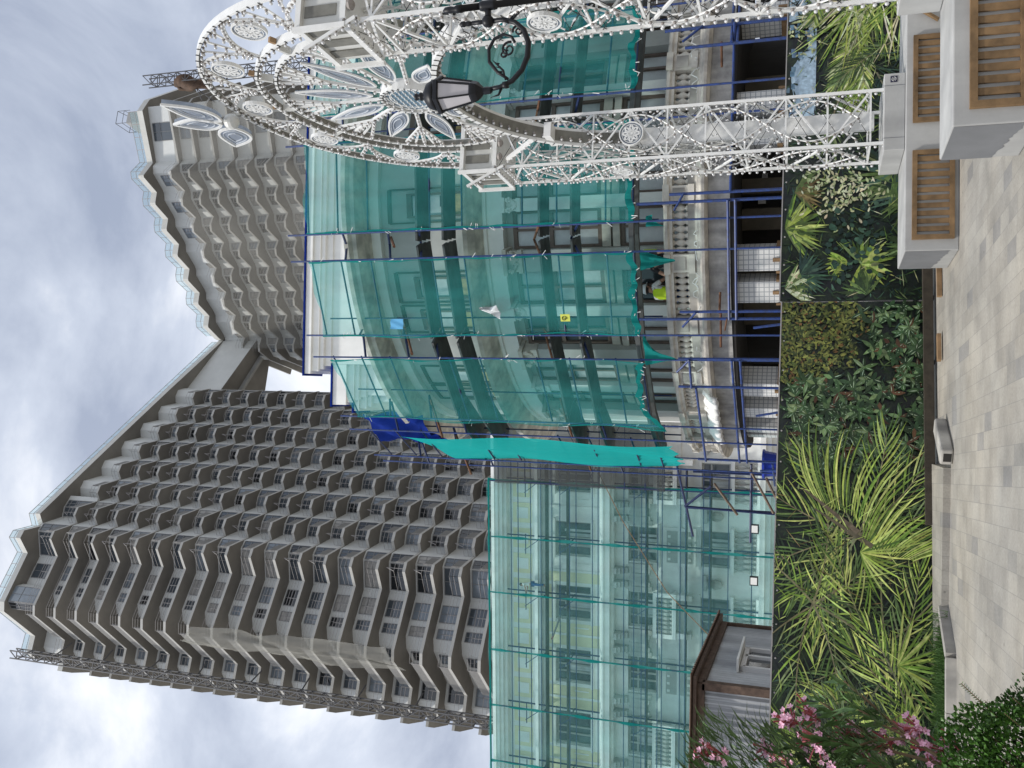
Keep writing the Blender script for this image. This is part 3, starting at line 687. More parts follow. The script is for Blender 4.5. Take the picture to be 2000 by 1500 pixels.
for i,(a,hw) in enumerate(((-7,2.3),(-26.5,2.2),(-35,2.2),(-54,2.2),(-62.5,2.2),(12.5,2.3),(22,2.2),(41,2.2),(49,2.2))):
    mb=MB(); sweep(mb,rect(6.13,6.17,10.3,11.35),a-hw,a+hw,2,1); sweep(mb,rect(6.13,6.165,9.8,10.3),a-hw,a+hw,2,2); sweep(mb,rect(6.13,6.18,10.32,10.6),a-hw*(.9 if i%3 else .2),a+hw*.9,1,3)
    for s_ in (-1,1): sweep(mb,rect(6.12,6.22,9.8,11.5),a+s_*(hw+.25)-.25,a+s_*(hw+.25)+.25,1,0)
    sweep(mb,rect(6.12,6.21,11.36,11.5),a-hw,a+hw,2,0)
    mb.build('window',['frame_brown','film_glass','brick_infill','dark_glass'],RO)
    mb=MB(); 
    for s_ in (-1,1): sweep(mb,rect(6.1,6.19,9.85,12.0),a+s_*(hw+1.6)-.18,a+s_*(hw+1.6)+.18,1)
    sweep(mb,rect(6.1,6.19,11.95,12.05),a-hw-1.6,a+hw+1.6,3); mb.build('window_surround','dirty_brown',RO)
tag(MB().grid(lambda u,v:pol(-61+ -13*u,7.0+.35*math.sin(u*3)+.10*math.sin(v*9+u*8)+.05*math.sin(u*21),12.2+1.9*v-.3*u),14,10).build('tarp','tarp_blue',smooth=True),'deep blue tarpaulin hung at the left shoulder of the rotunda roof','tarp')
mb=MB(); n=26
mb.grid(lambda u,v:pol(-49-17*u,7.06+.14*math.cos(v*PI*1.0-.2)+.02*math.sin(u*60),3.86+.30*v+.02*math.sin(u*43)),30,6)
o=mb.build('wrapped_duct','wrap',smooth=True); md=o.modifiers.new('s','SOLIDIFY'); md.thickness=.12; tag(o,'white foam-wrapped bundle tied along the balcony cornice at the left','wrapped bundle')
for a0,a1,zz in ((-14,-18,4.15),(-18,-30,4.12),(-22,-27,4.2),(10,15,4.25),(16,22,4.3),(-37,-43,4.2)):
    o=MB().tube([pol(a0+(a1-a0)*q/8,7.07+.03*math.sin(q*2),zz+.09*math.sin(q*1.7+a0)) for q in range(9)],.014,5).build('cable','cable_white'); tag(o,'loose white cable looped along the balcony cornice under the balusters','cable','white cables on the balcony cornice')
# --- scaffold of the rotunda: standards, ledgers, decks
SC=thing('scaffold','blue-painted tube scaffold with heavy dark decks standing round the rotunda','scaffold',pol(-20,7.9))
nodes=[44,25,5.5,-14.5,-33,-53,-70]
def bar(p,q,r,name,mt,parent=SC,n=6): return MB().tube([p,q],r,n).build(name,mt,parent)
for a in nodes:
    for d in (-2.3,2.3):
        bar(pol(a+d,7.95,0),pol(a+d,7.95,13.9),.024,'standard','blue_paint'); 
        if d>0: bar(pol(a+d,7.0,5.0),pol(a+d,7.0,13.7),.022,'standard','dark_blue_paint')
for i in range(len(nodes)-1):
    a,b=nodes[i]-2.3,nodes[i+1]+2.3
    for z in (13.35,12.55,11.75,10.15,9.35,7.9,7.1,6.0,5.4): 
        bar(pol(a,7.9,z),pol(b,7.9,z),.021,'ledger','dark_blue_paint')
    for z in (10.62,9.95,7.60,6.85):
        mb=MB()
        for q in range(3): mb.beam(pol(a+2.0,7.02+q*.26,z),pol(b-2.0,7.02+q*.26,z),.25,.05)
        mb.build('plank_deck','dark_board',SC)
    mb=MB()
    for q in range(2): mb.beam(pol(a+2.4,7.25+q*.3,5.46+q*.05),pol(b-2.4,7.25+q*.3,5.46+q*.05),.14,.11)
    mb.build('deck_beam','dark_board',SC)
for a in nodes:
    for z,dz in ((12.4,.5),(11.2,.5),(10.4,.45),(7.5,.45),(6.6,.45)):
        MB().tube([pol(a-2.3,7.95,z),pol(a-.6,6.9,z+dz),pol(a+2.3,7.95,z)],.03,6).build('brace','rust' if int(z*10)%2 else 'dark_blue_paint',SC)
    bar(pol(a,8.3,10.9),pol(a+1,7.2,11.5),.035,'loose_tube','rust')
# lower frames in front of the tiled pillars
LS=thing('scaffold','bright blue tube frames standing before the tiled pillars and the stone balustrade','scaffold',pol(-30,8.1))
low=[(-8.4,4.6),(-9.6,5.3),(-26.5,4.45),(-27.7,5.35),(-34.8,4.55),(-40.4,4.6),(-61,4.4),(-50,2.4),(14,4.35),(17.3,4.8),(28,4.7),(38,4.6)]
for a,z in low: bar(pol(a,8.0,0),pol(a,8.0,z),.034,'standard','blue_paint',LS)
for a,b,z in ((-9.6,-27.7,3.40),(-9.6,-27.7,3.25),(-34.8,-61,3.38),(-34.8,-61,3.2),(-9,-27.7,1.95),(-34.8,-61,1.95),(-34.8,-61,2.08),(14,38,3.4),(14,38,2.05),(14,38,3.28),(14,38,1.9),(17.3,-8.4,2.0),(17.3,-8.4,3.35),(-40.4,-61,4.2),(-34.8,-40.4,4.3),(-61,-74,2.6)):
    bar(pol(a,8.05,z),pol(b,8.05,z),.03,'ledger','blue_paint',LS)
for a,z0,z1 in ((-8.4,4.3,4.5),(-26.5,4.1,4.4),(-34.8,4.3,4.6),(17.3,4.0,4.4)): bar(pol(a,8.05,z0),pol(a-2.4,8.05,z1),.026,'brace','blue_paint',LS)
bar(pol(-29.5,8.05,3.5),pol(-27.6,8.02,3.45),.02,'tie_rod','rust',LS)
for a0,a1 in ((-24.3,-27.7),(-27.7,-33.9),(12,16)): bar(pol(a0,7.6,3.62),pol(a1,7.7,3.64),.028,'tie_rod','rust',LS)
for a,b in ((-27.9,-28.9),(-62,-63.5),(-44,-46)): bar(pol(a,8.1,1.9),pol(b,8.1,2.9),.03,'brace','blue_paint',LS)
# outrigger platform at the left end of the rotunda
OP=thing('scaffold','blue tube outrigger frame with slanting props over the blue bin','scaffold',(-2.6,25.,2))
for p,q in (((-1.9,24.5,5.2),(-4.4,27.0,5.0)),((-2.4,26.0,4.9),(-2.4,26.0,0)),((-3.3,25.0,4.9),(-3.3,25.0,0)),((-1.7,24.2,2.0),(-3.7,24.6,2.1)),((-1.7,24.2,2.15),(-3.7,24.6,2.2)),((-2.0,24.5,3.2),(-4.2,25.4,3.25)),((-3.2,24.4,4.9),(-3.3,24.6,1.9)),((-3.2,24.4,4.9),(-2.6,24.2,4.2))): bar(p,q,.035,'tube','dark_blue_paint',OP)
for p,q in (((-2.5,24.0,4.1),(-3.3,24.1,3.5)),((-2.1,24.0,3.2),(-3.2,24.1,2.6)),((-2.3,24.1,2.8),(-3.3,24.1,2.3))): bar(p,q,.035,'prop','old_wood',OP)
b_=thing('waste_bin','bright blue plastic bin among the props at the left end of the rotunda','bin',(-1.95,24.2,2.2))
MB().lathe([(.24,0),(.34,.62),(.38,.64),(.38,.7),(.33,.7),(.22,.06)],12,(-1.95,24.2,2.2)).build('tub','blue_bin',b_); MB().tube([(-2.2,24.0,2.1),(-1.7,24.0,2.1)],.03).build('axle','black_iron',b_)
tag(MB().box((-2.1,24.25,2.12),(1.6,.8,.08)).build('timber_board','timber'),'rough timber board under the blue bin','board')
# --- nets round the rotunda
labs={(25,5.5):'turquoise net panel on the rotunda right of the arch column, behind the street lamp',(5.5,-14.5):'turquoise net panel on the rotunda just left of the arch column',(-14.5,-33):'broad middle turquoise net panel of the rotunda, above the two workers',(-33,-53):'turquoise net panel on the left curve of the rotunda with the torn lower hem',(44,25):'turquoise net panel of the rotunda at the far right behind the arch'}
for i,((a,b),lb) in enumerate(labs.items()):
    rg=random.Random(60+i); ph=[rg.uniform(0,6) for _ in range(6)]; a_,b_2=a-2.4,b+2.4
    zb=5.42-(.12 if b==-53 else 0); tear=(b==-53)
    def fn(u,v):
        aa=a_+(b_2-a_)*u; p=V(*lerp(pol(a_,8.02),pol(b_2,8.02),u)); o_=V(p.x-CX,p.y-CY,0).normalized()
        w_=.055*math.sin(u*11+v*4+ph[0])+.04*math.sin(v*19+u*6+ph[1])+.018*math.sin(u*34+v*2+ph[5])*(.4+.6*math.sin(v*5+ph[1])**2)+.05*math.sin(u*5+ph[2])*math.sin(v*7)+(.02*math.sin(u*60+ph[3])*max(0,1-v*5))
        z0=zb+.04*math.sin(u*9+ph[4])+.03*math.sin(u*27)+(-.35*max(0,u-.72)*3+.25*math.sin(u*3.1) if tear else 0)
        z1=13.35
        p=p+o_*w_; return (p.x,p.y,z0+(z1-z0)*v)
    o=tag(MB().grid(fn,48,60).build('safety_net','net',smooth=True),lb,'safety net','turquoise nets round the rotunda')
    mb=MB(); mb.grid(lambda u,v:tuple(V(*fn(u,0))+V(0,-.03-.03*math.sin(u*31),-.05+.13*v+.03*math.sin(u*17)*v)),40,2)
    for uu in (0,1): mb.grid(lambda u,v,uu=uu:tuple(V(*fn(min(1,max(0,uu+(u-.5)*.03+.008*math.sin(v*47))),v))+V(0,-.035,0)),1,60)
    mb.build('bunched_hem','net_seam',o)
    tm=MB()
    for q in range(52):
        e=(0 if q%2 else 1) if q<40 else rg.random(); p=V(*fn(e,rg.random() if q<40 else 0)); tm.beam(p,p+V(rg.uniform(-.12,.12),-.05,rg.uniform(-.16,.02)),.012)
    tm.build('tie_strings','cable_white',o)['kind']='stuff'
rg=random.Random(5)
o=tag(MB().grid(lambda u,v:tuple(V(*lerp(pol(-56.5,8.0),pol(-68,7.9),u))+V(-.06*math.sin(v*9+u*5)-.03*math.sin(u*40)*(1-v),.05*math.sin(u*13),4.95+.15*math.sin(u*20)*(1-v)+(7.5-1.6*(1-u)*0-1.3*u*0)*v*(1-.16*u))),30,50).build('safety_net','net_lit',smooth=True),'bright opaque turquoise net hanging edge-on at the left end of the rotunda','safety net','turquoise nets round the rotunda')
for lb,a,z,w1,h1,k in (('rag of turquoise net dangling beside the bearded worker',-18.2,5.15,.42,.75,1),('rag of turquoise net dangling over the balustrade left of the yellow vest',-33.5,5.2,.8,.75,2),('short rolled net end hanging right of the dark balcony opening',-12.2,5.0,.22,.62,3)):
    tag(MB().grid(lambda u,v:tuple(V(*pol(a+(u-.5)*w1*8*(1-.75*v*(k!=3)),7.9))+V(.12*v*(k==2)*-1,-.05*math.sin(u*11+v*3),z+.12-h1*v*(.6+.4*math.sin(u*2.2+k)))),14,12).build('net_rag','net_seam',smooth=True),lb,'net rag')
tag(MB().grid(lambda u,v:tuple(V(*pol(-25.2-2.8*v*(u-.2),8.15))+V(.02*math.sin(u*14),-.08*math.sin(u*9+v*7),9.0-.42*v-.08*u*v)),10,10).build('plastic_bag','plastic_bag',smooth=True),'torn white plastic bag caught on the middle net of the rotunda','plastic bag')
t=thing('tag_sign','small yellow-green tag with a dark ring fixed to the middle net of the rotunda','tag',pol(-27.0,8.12,7.0))
MB().box(pol(-27.0,8.12,7.0),(.17,.012,.22),R(-24)).build('plate','tag_yellow',t); MB().tube([(pol(-27.0,8.135,7.02)[0]+.045*math.cos(q*PI/6),pol(-27.0,8.135,7.02)[1]-.004,7.02+.045*math.sin(q*PI/6)) for q in range(13)],.010,4).build('ring_mark','black_iron',t)
tag(MB().grid(lambda u,v:tuple(V(*pol(-27.2-1.9*u,8.06,11.05+.34*v+.06*u))+V(0,-.02*math.sin(u*9+v*5),0)),6,6).build('cloth_rag','rag_blue',smooth=True),'light blue rag stuck to the upper part of the middle rotunda net','rag')
# workers
def chain_body(name,verts,edges,radii,mt,parent,lv=1,root=0):
    me=bpy.data.meshes.new(name); me.from_pydata([tuple(v) for v in verts],edges,[]); o=bpy.data.objects.new(name,me); C.objects.link(o)
    me.materials.append(M[mt]); o.parent=parent
    md=o.modifiers.new('Skin','SKIN'); md.use_smooth_shade=True
    sv=me.skin_vertices[0].data
    for i,r_ in enumerate(radii): sv[i].radius=(r_,r_) if not isinstance(r_,tuple) else r_; sv[i].use_root=(i==root)
    s2=o.modifiers.new('Sub','SUBSURF'); s2.levels=lv; s2.render_levels=lv
    return o
def person(label,loc,rz,lean=0.,arms=((.30,.15,1.05),(-.30,.15,1.05)),top='tee_white',legs='tee_dark',vest=None,helmet=True,turn=0,hunch=0.,beard=False):
    t=thing('person',label,'person',loc); t.rotation_euler=(0,0,rz)
    ly=lambda z:lean*max(0,z-.92)**1.15           # forward = +y local
    P=[];E=[];Rr=[]
    def ad(p,r,par=None):
        P.append(V(*p));Rr.append(r)
        if par is not None: E.append((par,len(P)-1))
        return len(P)-1
    pel=ad((0,0,.95),(.15,.105)); wai=ad((0,ly(1.1),1.10),(.135,.095),pel); che=ad((0,ly(1.3),1.30-hunch*.5),(.165,.11),wai); nk=ad((0,ly(1.46)+.01,1.46-hunch),.06,che)
    hd=ad((0,ly(1.58)+.04,1.57-hunch),(.075,.09),nk); tp=ad((0,ly(1.7)+.045,1.69-hunch),(.07,.085),hd)
    hands=[]
    for s_,arm in zip((1,-1),arms):
        sh_=ad((s_*.19,ly(1.42),1.41-hunch),.062,che); hx=V(*arm); sp=P[sh_]; el=(sp+hx)/2+V(s_*.10,-.04,-.07)
        e_=ad(el,.042,sh_); w_=ad(hx,.03,e_); d=(hx-el).normalized(); pm=ad(hx+d*.07,(.042,.018),w_); hands.append((hx+d*.09,d,s_))
    lg=[]
    for s_ in (1,-1):
        h_=ad((s_*.095,0,.88),.092,pel); k_=ad((s_*.10,.03,.48),.062,h_); a_=ad((s_*.10,-.01,.09),.042,k_); f_=ad((s_*.11,.14,.04),(.045,.035),a_)
    b=chain_body('body',P,E,Rr,'skin',t,2)
    # fingers
    for hx,d,s_ in hands:
        sd_=d.cross(V(0,0,1)); sd_=sd_.normalized() if sd_.length>.1 else V(1,0,0); dn=d.cross(sd_).normalized()
        mb=MB()
        for q,L in enumerate((.065,.078,.072,.056)):
            p0=hx+sd_*(.03-.02*q); mb.tube([p0-d*.02,p0+d*L*.45-dn*.004,p0+d*L*.8-dn*.02,p0+d*L-dn*.035],[.009,.0085,.008,.006],6)
        p0=hx+sd_*.042-d*.05; mb.tube([p0-sd_*.015,p0+sd_*.02+d*.025,p0+sd_*.025+d*.055-dn*.01],[.011,.01,.007],6)
        o=mb.build('fingers','skin',None,True); o.parent=t
    # face
    c=P[hd]; mb=MB(); mb.sphere((c.x,c.y+.098,c.z+.015),.017,6,5); 
    o=mb.build('nose','skin',None,True); o.parent=t
    mb=MB(); mb.sphere((c.x-.032,c.y+.085,c.z+.045),.011,6,5); mb.sphere((c.x+.032,c.y+.085,c.z+.045),.011,6,5); mb.box((c.x,c.y+.09,c.z-.035),(.045,.012,.009)); o=mb.build('eyes_and_mouth','hair',None); o.parent=t
    mb=MB(); mb.sphere((c.x-.083,c.y+.0,c.z+.02),.028,6,5,sc=(.4,1,1)); mb.sphere((c.x+.083,c.y,c.z+.02),.028,6,5,sc=(.4,1,1)); o=mb.build('ears','skin',None,True); o.parent=t
    mb=MB(); mb.sphere((c.x,c.y-.025,c.z+.07),.094,10,7); 
    if beard: mb.sphere((c.x,c.y+.062,c.z-.055),.055,8,6,sc=(1,.8,.9))
    o=mb.build('hair','hair',None,True); o.parent=t
    # clothes follow the same skeleton, a little larger
    cl=chain_body('shirt',[P[pel],P[wai],P[che],P[nk]-V(0,0,.02),P[6],lerp(P[6],P[7],.6),P[10],lerp(P[10],P[11],.6)],[(0,1),(1,2),(2,3),(2,4),(4,5),(2,6),(6,7)],[(.165,.12),(.15,.11),(.18,.125),.07,.078,.06,.078,.06],top,t,2)
    i0=14
    chain_body('trousers',[P[pel],P[14],P[15],P[16]+V(0,0,.03),P[18],P[19],P[20]+V(0,0,.03)],[(0,1),(1,2),(2,3),(0,4),(4,5),(5,6)],[(.165,.12),.105,.078,.06,.105,.078,.06],legs,t,2)
    if vest: chain_body('vest',[P[pel]+V(0,0,.06),P[wai],P[che],P[che]+V(0,ly(1.4)-ly(1.3),.12-hunch*.3),V(*lerp(P[2],P[6],.8))+V(0,0,.02),V(*lerp(P[2],P[10],.8))+V(0,0,.02)],[(0,1),(1,2),(2,3),(2,4),(2,5)],[(.18,.135),(.172,.132),(.215,.155),(.14,.12),(.095,.10),(.095,.10)],vest,t,2)
    if helmet:
        mb=MB(); cz=c.z+.075; mb.lathe([(.135,-.01),(.128,.012),(.118,.03),(.112,.07),(.085,.115),(.04,.14),(.004,.146)],14,(c.x,c.y+.005,cz),0,.92,1.1); mb.box((c.x,c.y+.15,cz-.004),(.13,.09,.014)); mb.beam((c.x,c.y-.1,cz+.09),(c.x,c.y+.1,cz+.09),.03,.12)
        o=mb.build('helmet','helmet',None,True); o.parent=t
    return t
p=pol(-28.0,6.42,4.0); person('worker in yellow-green vest and white helmet bending at the balcony, seen from the side',(p[0],p[1],3.84),R(-48),lean=.20,arms=((.22,.42,1.02),(-.26,.34,.92)),vest='vest',legs='jeans')
p=pol(-20.6,6.40,4.0); person('bearded worker in white helmet and dark shirt leaning on the balcony rail',(p[0],p[1],3.84),R(150),lean=.25,arms=((.25,.30,1.0),(-.2,.35,.98)),top='tee_dark',vest=None,beard=True)
tag(MB().box((pol(-18.5,6.5,5.3)),(.03,.16,.30),R(-18)).build('vest_strap','vest'),'strip of yellow-green vest beside the bearded worker','vest')
p=W(6.45,.55,17.10); person('worker in blue jeans and white shirt standing on the upper deck of the wing scaffold',p,R(100),lean=.12,arms=((.3,.5,1.3),(-.15,.5,1.25)),legs='jeans',helmet=False)
# ------------------------------------------------------------------ the festive light arch
AS=V(-.093,.996,0).normalized(); AN=V(AS.y,-AS.x,0); AO=V(3.15,12.35,0)
def A(s,n,z): p=AO+AS*s+AN*n; return (p.x,p.y,z)
AR=math.atan2(AS.y,AS.x)
def abox(mb,s0,s1,n0,n1,z0,z1,m=0): return mb.box(A((s0+s1)/2,(n0+n1)/2,(z0+z1)/2),(abs(s1-s0),abs(n1-n0),z1-z0),AR,m)
AT=thing('light_arch','white festive arch of bulb-studded trusses with rings and a round rosette between two legs','arch',A(-1.85,.35,0))
BULBS=[]
def bulbs(pts,step=.10,off=(0,-.05,0),dirn=None):
    """remember bulb spots along a polyline"""
    acc=0
    for p,q in zip(pts,pts[1:]):
        p,q=V(*p),V(*q);L=(q-p).length
        while acc<L: BULBS.append((p+(q-p)*(acc/L))); acc+=step
        acc-=L
sq=.038
def chord(mb,p,q,w=sq,m=0,b=True,step=.10): 
    mb.beam(p,q,w,w,m)
    if b: bulbs([p,q],step)
ZB,ZT=.86,6.05
CS,CZ=-1.86,6.5
def leg(s0,s1,zb):
    dg=MB()
    for s in (s0,s1):
        for n in (0,.7): chord(mb:=MB(),A(s,n,zb),A(s,n,ZT),step=.10); mb.build('chord_tube','arch_white',AT)
    k=0;z=zb+.15;st=.52
    while z<ZT-.1:
        z2=min(ZT,z+st); 
        for n in (0,.7):
            dg.beam(A(s0,n,z),A(s1,n,z),.024); a_,b_=(s0,s1) if k%2 else (s1,s0); dg.beam(A(a_,n,z),A(b_,n,z2),.026)
        for s in (s0,s1):
            dg.beam(A(s,0,z),A(s,.7,z),.022); a_,b_=(0,.7) if k%2 else (.7,0); dg.beam(A(s,a_,z),A(s,b_,z2),.024)
        z=z2;k+=1
    # looping bulb bands woven on the faces
    for (fs,fn_) in ((lambda t:s0+(s1-s0)*(.5+.42*math.sin(t)),lambda t:-.02),(lambda t:s0+(s1-s0)*(.5-.42*math.sin(t)),lambda t:-.02),(lambda t:s0-.02,lambda t:.35+.27*math.sin(t)),(lambda t:s0-.02,lambda t:.35-.27*math.sin(t)),(lambda t:s1+.0,lambda t:.35+.27*math.sin(t))):
        pts=[A(fs(t),fn_(t),zb+.3+(ZT-zb-.6)*t/ (PI*4)) for t in [PI*4*q/44 for q in range(45)]]
        cu=MB().tube(pts,.011,4); bulbs(pts,.115); cu.build('bulb_band','arch_white',AT)
    dg.build('truss_bars','arch_white',AT)
    # fairy-light wire criss-cross with tiny leaf lamps
    wr=MB();lf=MB();rg=random.Random(int(s0*10))
    for face in range(4):
        z=zb+.1
        while z<ZT-.2:
            for d in (1,-1):
                t0,t1=(0,1) if d>0 else (1,0); z2=z+.42
                f=lambda t:(A(s0+(s1-s0)*t,0 if face==0 else .7,0) if face<2 else A(s0 if face==2 else s1,.7*t,0))
                p=f(t0);q=f(t1); P_=(p[0],p[1],z);Q_=(q[0],q[1],z2); wr.beam(P_,Q_,.006)
                for u in (.2,.4,.6,.8):
                    c=lerp(P_,Q_,u); lf.beam(c,(c[0]+rg.uniform(-.05,.05),c[1]+rg.uniform(-.05,.05),c[2]+rg.uniform(-.05,.05)),.012)
            z+=.36
    wr.build('fairy_wire','black_wire',AT); lf.build('fairy_lamps','bulb',AT)['kind']='stuff'
leg(0,.75,ZB); leg(-4.45,-3.70,.98)
def medallion(s,n,z,r,axis='n',parent=AT,blue=False,tilt=0):
    """filigree disc facing along the arch normal"""
    mb=MB(); u=V(*A(1,0,0))-V(*A(0,0,0)); nn=V(*A(0,1,0))-V(*A(0,0,0))
    if axis=='s': u,nn=nn,u
    c=V(*A(s,n,z)); N_=24
    P=lambda rr,t,o=0:tuple(c+u*(rr*math.cos(t))+V(0,0,rr*math.sin(t))+nn*o)
    ring=lambda r0,r1,o0,o1,m:mb.add([P(r_,2*PI*j/N_,o) for j in range(N_) for r_,o in ((r0,o0),(r1,o0),(r1,o1),(r0,o1))],[(j*4+a_,((j+1)%N_)*4+a_,((j+1)%N_)*4+(a_+1)%4,j*4+(a_+1)%4) for j in range(N_) for a_ in range(4)],m)
    mb.add([P(r*.96,2*PI*j/N_,-.008) for j in range(N_)]+[P(r*.96,2*PI*j/N_,.008) for j in range(N_)],[tuple(reversed(range(N_))),tuple(range(N_,2*N_))],1)
    ring(r*.92,r,-.022,.022,0); ring(r*.74,r*.79,-.014,.014,0)
    if not blue:
        for k in range(8):
            t=k*PI/4; pts=[P(r*q,t+w_*.28,-.012) for q,w_ in ((.12,0),(.32,1),(.55,.9),(.7,0),(.55,-.9),(.32,-1),(.12,0))]
            for p,q in zip(pts,pts[1:]): mb.beam(p,q,.018*r/.28,.024)
        ring(.001,r*.12,-.014,.014,0)
    else:
        for i in range(-4,5):
            for j in range(-4,5):
                x=i*r*.23+(j%2)*r*.11; y=j*r*.2
                if x*x+y*y<(r*.85)**2:
                    q0=c+u*x+V(0,0,y)-nn*.014
                    mb.beam(q0-u*r*.09+V(0,0,r*.05),q0,.016,.01); mb.beam(q0+u*r*.09+V(0,0,r*.05),q0,.016,.01)
    return mb.build('medallion' if not blue else 'rosette_disc',['arch_white','acrylic_blue' if blue else 'acrylic'],parent)
def ringarc(name,c,r,t0,t1,w_n,h,n_c=.35,b=True,mt='arch_white',nseg=48,inside=None):
    mb=MB(); pr=[(r-h/2,-w_n/2),(r+h/2,-w_n/2),(r+h/2,w_n/2),(r-h/2,w_n/2)]
    vs=[A(c[0]+rr*math.cos(t0+(t1-t0)*i/nseg),n_c+nn,c[1]+rr*math.sin(t0+(t1-t0)*i/nseg)) for i in range(nseg+1) for rr,nn in pr]
    mb.add(vs,[(i*4+j,(i+1)*4+j,(i+1)*4+(j+1)%4,i*4+(j+1)%4) for i in range(nseg) for j in range(4)]+[(0,1,2,3),tuple(nseg*4+q for q in (3,2,1,0))])
    # dark underside strip of lamp sockets
    m2=MB(); ri=r-h/2-.012
    m2.add([A(c[0]+rr*math.cos(t0+(t1-t0)*i/nseg),n_c+nn,c[1]+rr*math.sin(t0+(t1-t0)*i/nseg)) for i in range(nseg+1) for rr,nn in ((ri,-w_n*.32),(ri+.010,-w_n*.32),(ri+.010,w_n*.32),(ri,w_n*.32))],[(i*4+j,(i+1)*4+j,(i+1)*4+(j+1)%4,i*4+(j+1)%4) for i in range(nseg) for j in range(4)])
    o=mb.build(name,mt,AT); m2.build('socket_strip','arch_dark',o)
    rb=MB()
    for i in range(0,nseg*2):
        t=t0+(t1-t0)*i/(nseg*2); i%2 or rb.beam(A(c[0]+(r-h/2-.014)*math.cos(t),n_c-w_n/2-.006,c[1]+(r-h/2-.014)*math.sin(t)),A(c[0]+(r+h/2+.008)*math.cos(t),n_c-w_n/2-.006,c[1]+(r+h/2+.008)*math.sin(t)),.007)
    rb.build('clip_wires','black_wire',o)['kind']='stuff'
    if b: bulbs([A(c[0]+(r-h/2-.03)*math.cos(t),n_c-w_n*.1,c[1]+(r-h/2-.03)*math.sin(t)) for t in [t0+(t1-t0)*q/60 for q in range(61)]],.135)
ringarc('outer_ring',(CS,CZ),2.68,R(2),R(178),.09,.03)
ringarc('middle_ring',(CS,6.58),1.94,R(-12),R(192),.10,.03)
ringarc('inner_ring',(CS,6.6),1.69,R(-20),R(200),.10,.03)
ringarc('lower_arch',(CS,4.1),2.0,R(-2),R(182),.24,.06)
# side bands of the arch opening run down both legs
for s_ in (CS+2.0,CS-2.0): abox(mb:=MB(),s_-.03,s_+.03,.23,.47,ZB+.1,4.1); mb.build('jamb_band','arch_white',AT)
for tdeg in (120,150,180,90,60,30,0):
    t=R(tdeg); MB().beam(A(CS+1.72*math.cos(t),.35,6.6+1.72*math.sin(t)),A(CS+1.92*math.cos(t),.35,6.58+1.92*math.sin(t)),.09,.04).build('spacer','arch_plate',AT)
# rosette and its spokes
medallion(CS,.33,6.6,.36,blue=True); ringarc('rosette_rim',(CS,6.6),.385,0,2*PI,.14,.03,nseg=30)
sp=MB()
def spoke(t,r0,r1,c=(CS,6.6),fan=0,n_c=.35):
    p=A(c[0]+r0*math.cos(t),n_c,c[1]+r0*math.sin(t))
    for k in range(-fan,fan+1):
        tt=t+k*.07; q=A(c[0]+r1*math.cos(tt),n_c-.02*abs(k),c[1]+r1*math.sin(tt)); sp.beam(p if not fan else lerp(p,q,.02),q,.034,.05); bulbs([lerp(p,q,.06),q],.115)
for k in range(10):
    t=R(18+36*k)
    r1=1.66 if math.sin(t)>-.35 else (2.6-4.1+3.95 if False else min(1.66,max(.65,(6.6-(4.1+math.sqrt(max(.1,3.9-(1.2*math.cos(t))**2))))/max(.2,-math.sin(t)))))
    spoke(t,.40,r1)
    mid=.40+(r1-.40)*.5
    for d in (-.16,.16):      # forked outer half
        p=A(CS+mid*math.cos(t),.34,6.6+mid*math.sin(t)); q=A(CS+r1*math.cos(t+d),.34,6.6+r1*math.sin(t+d)); sp.beam(p,q,.024,.045); bulbs([p,q],.12)
        q2=A(CS+r1*math.cos(t+d*.5),.34,6.6+r1*math.sin(t+d*.5)); sp.beam(p,q2,.018,.03)
sp.build('spokes','arch_white',AT)
def petal(t,r0,r1,wd,c=(CS,6.6),n_c=.35,name='petal',thick=.012,mt=('arch_white','acrylic','acrylic_white'),rim=.02):
    mb=MB(); NP=12
    def loop(k,o):
        out=[]
        L=(r1-r0)
        for q in range(NP*2):
            u=q/NP if q<NP else 2-q/NP; sd=1 if q<NP else -1
            rr=r0+L*(.5+(u-.5)*k); ww=wd*k*(math.sin(PI*min(1,max(0,u))**.75))
            x=rr*math.cos(t)-sd*ww/2*math.sin(t); z=rr*math.sin(t)+sd*ww/2*math.cos(t); out.append(A(c[0]+x,n_c+o,c[1]+z))
        return out
    n2=NP*2; a_=loop(1,-thick);b_=loop(1,thick); mb.add(a_+b_,[tuple(reversed(range(n2))),tuple(range(n2,2*n2))]+[(j,(j+1)%n2,n2+(j+1)%n2,n2+j) for j in range(n2)],1)
    for k,m,o in ((1,0,-thick-.004),(.74,2,-thick-.003),(.45,2,-thick-.003)):
        l=loop(k,o)
        for p,q in zip(l,l[1:]+l[:1]): mb.beam(p,q,rim if k==1 else .02,rim*1.2 if k==1 else .006,m)
    return mb.build(name,list(mt),AT)
for k in range(10):
    t=R(36*k)
    if math.sin(t)<-.6: continue
    petal(t,.50,1.50 if math.sin(t)>-.2 else 1.0,.24)
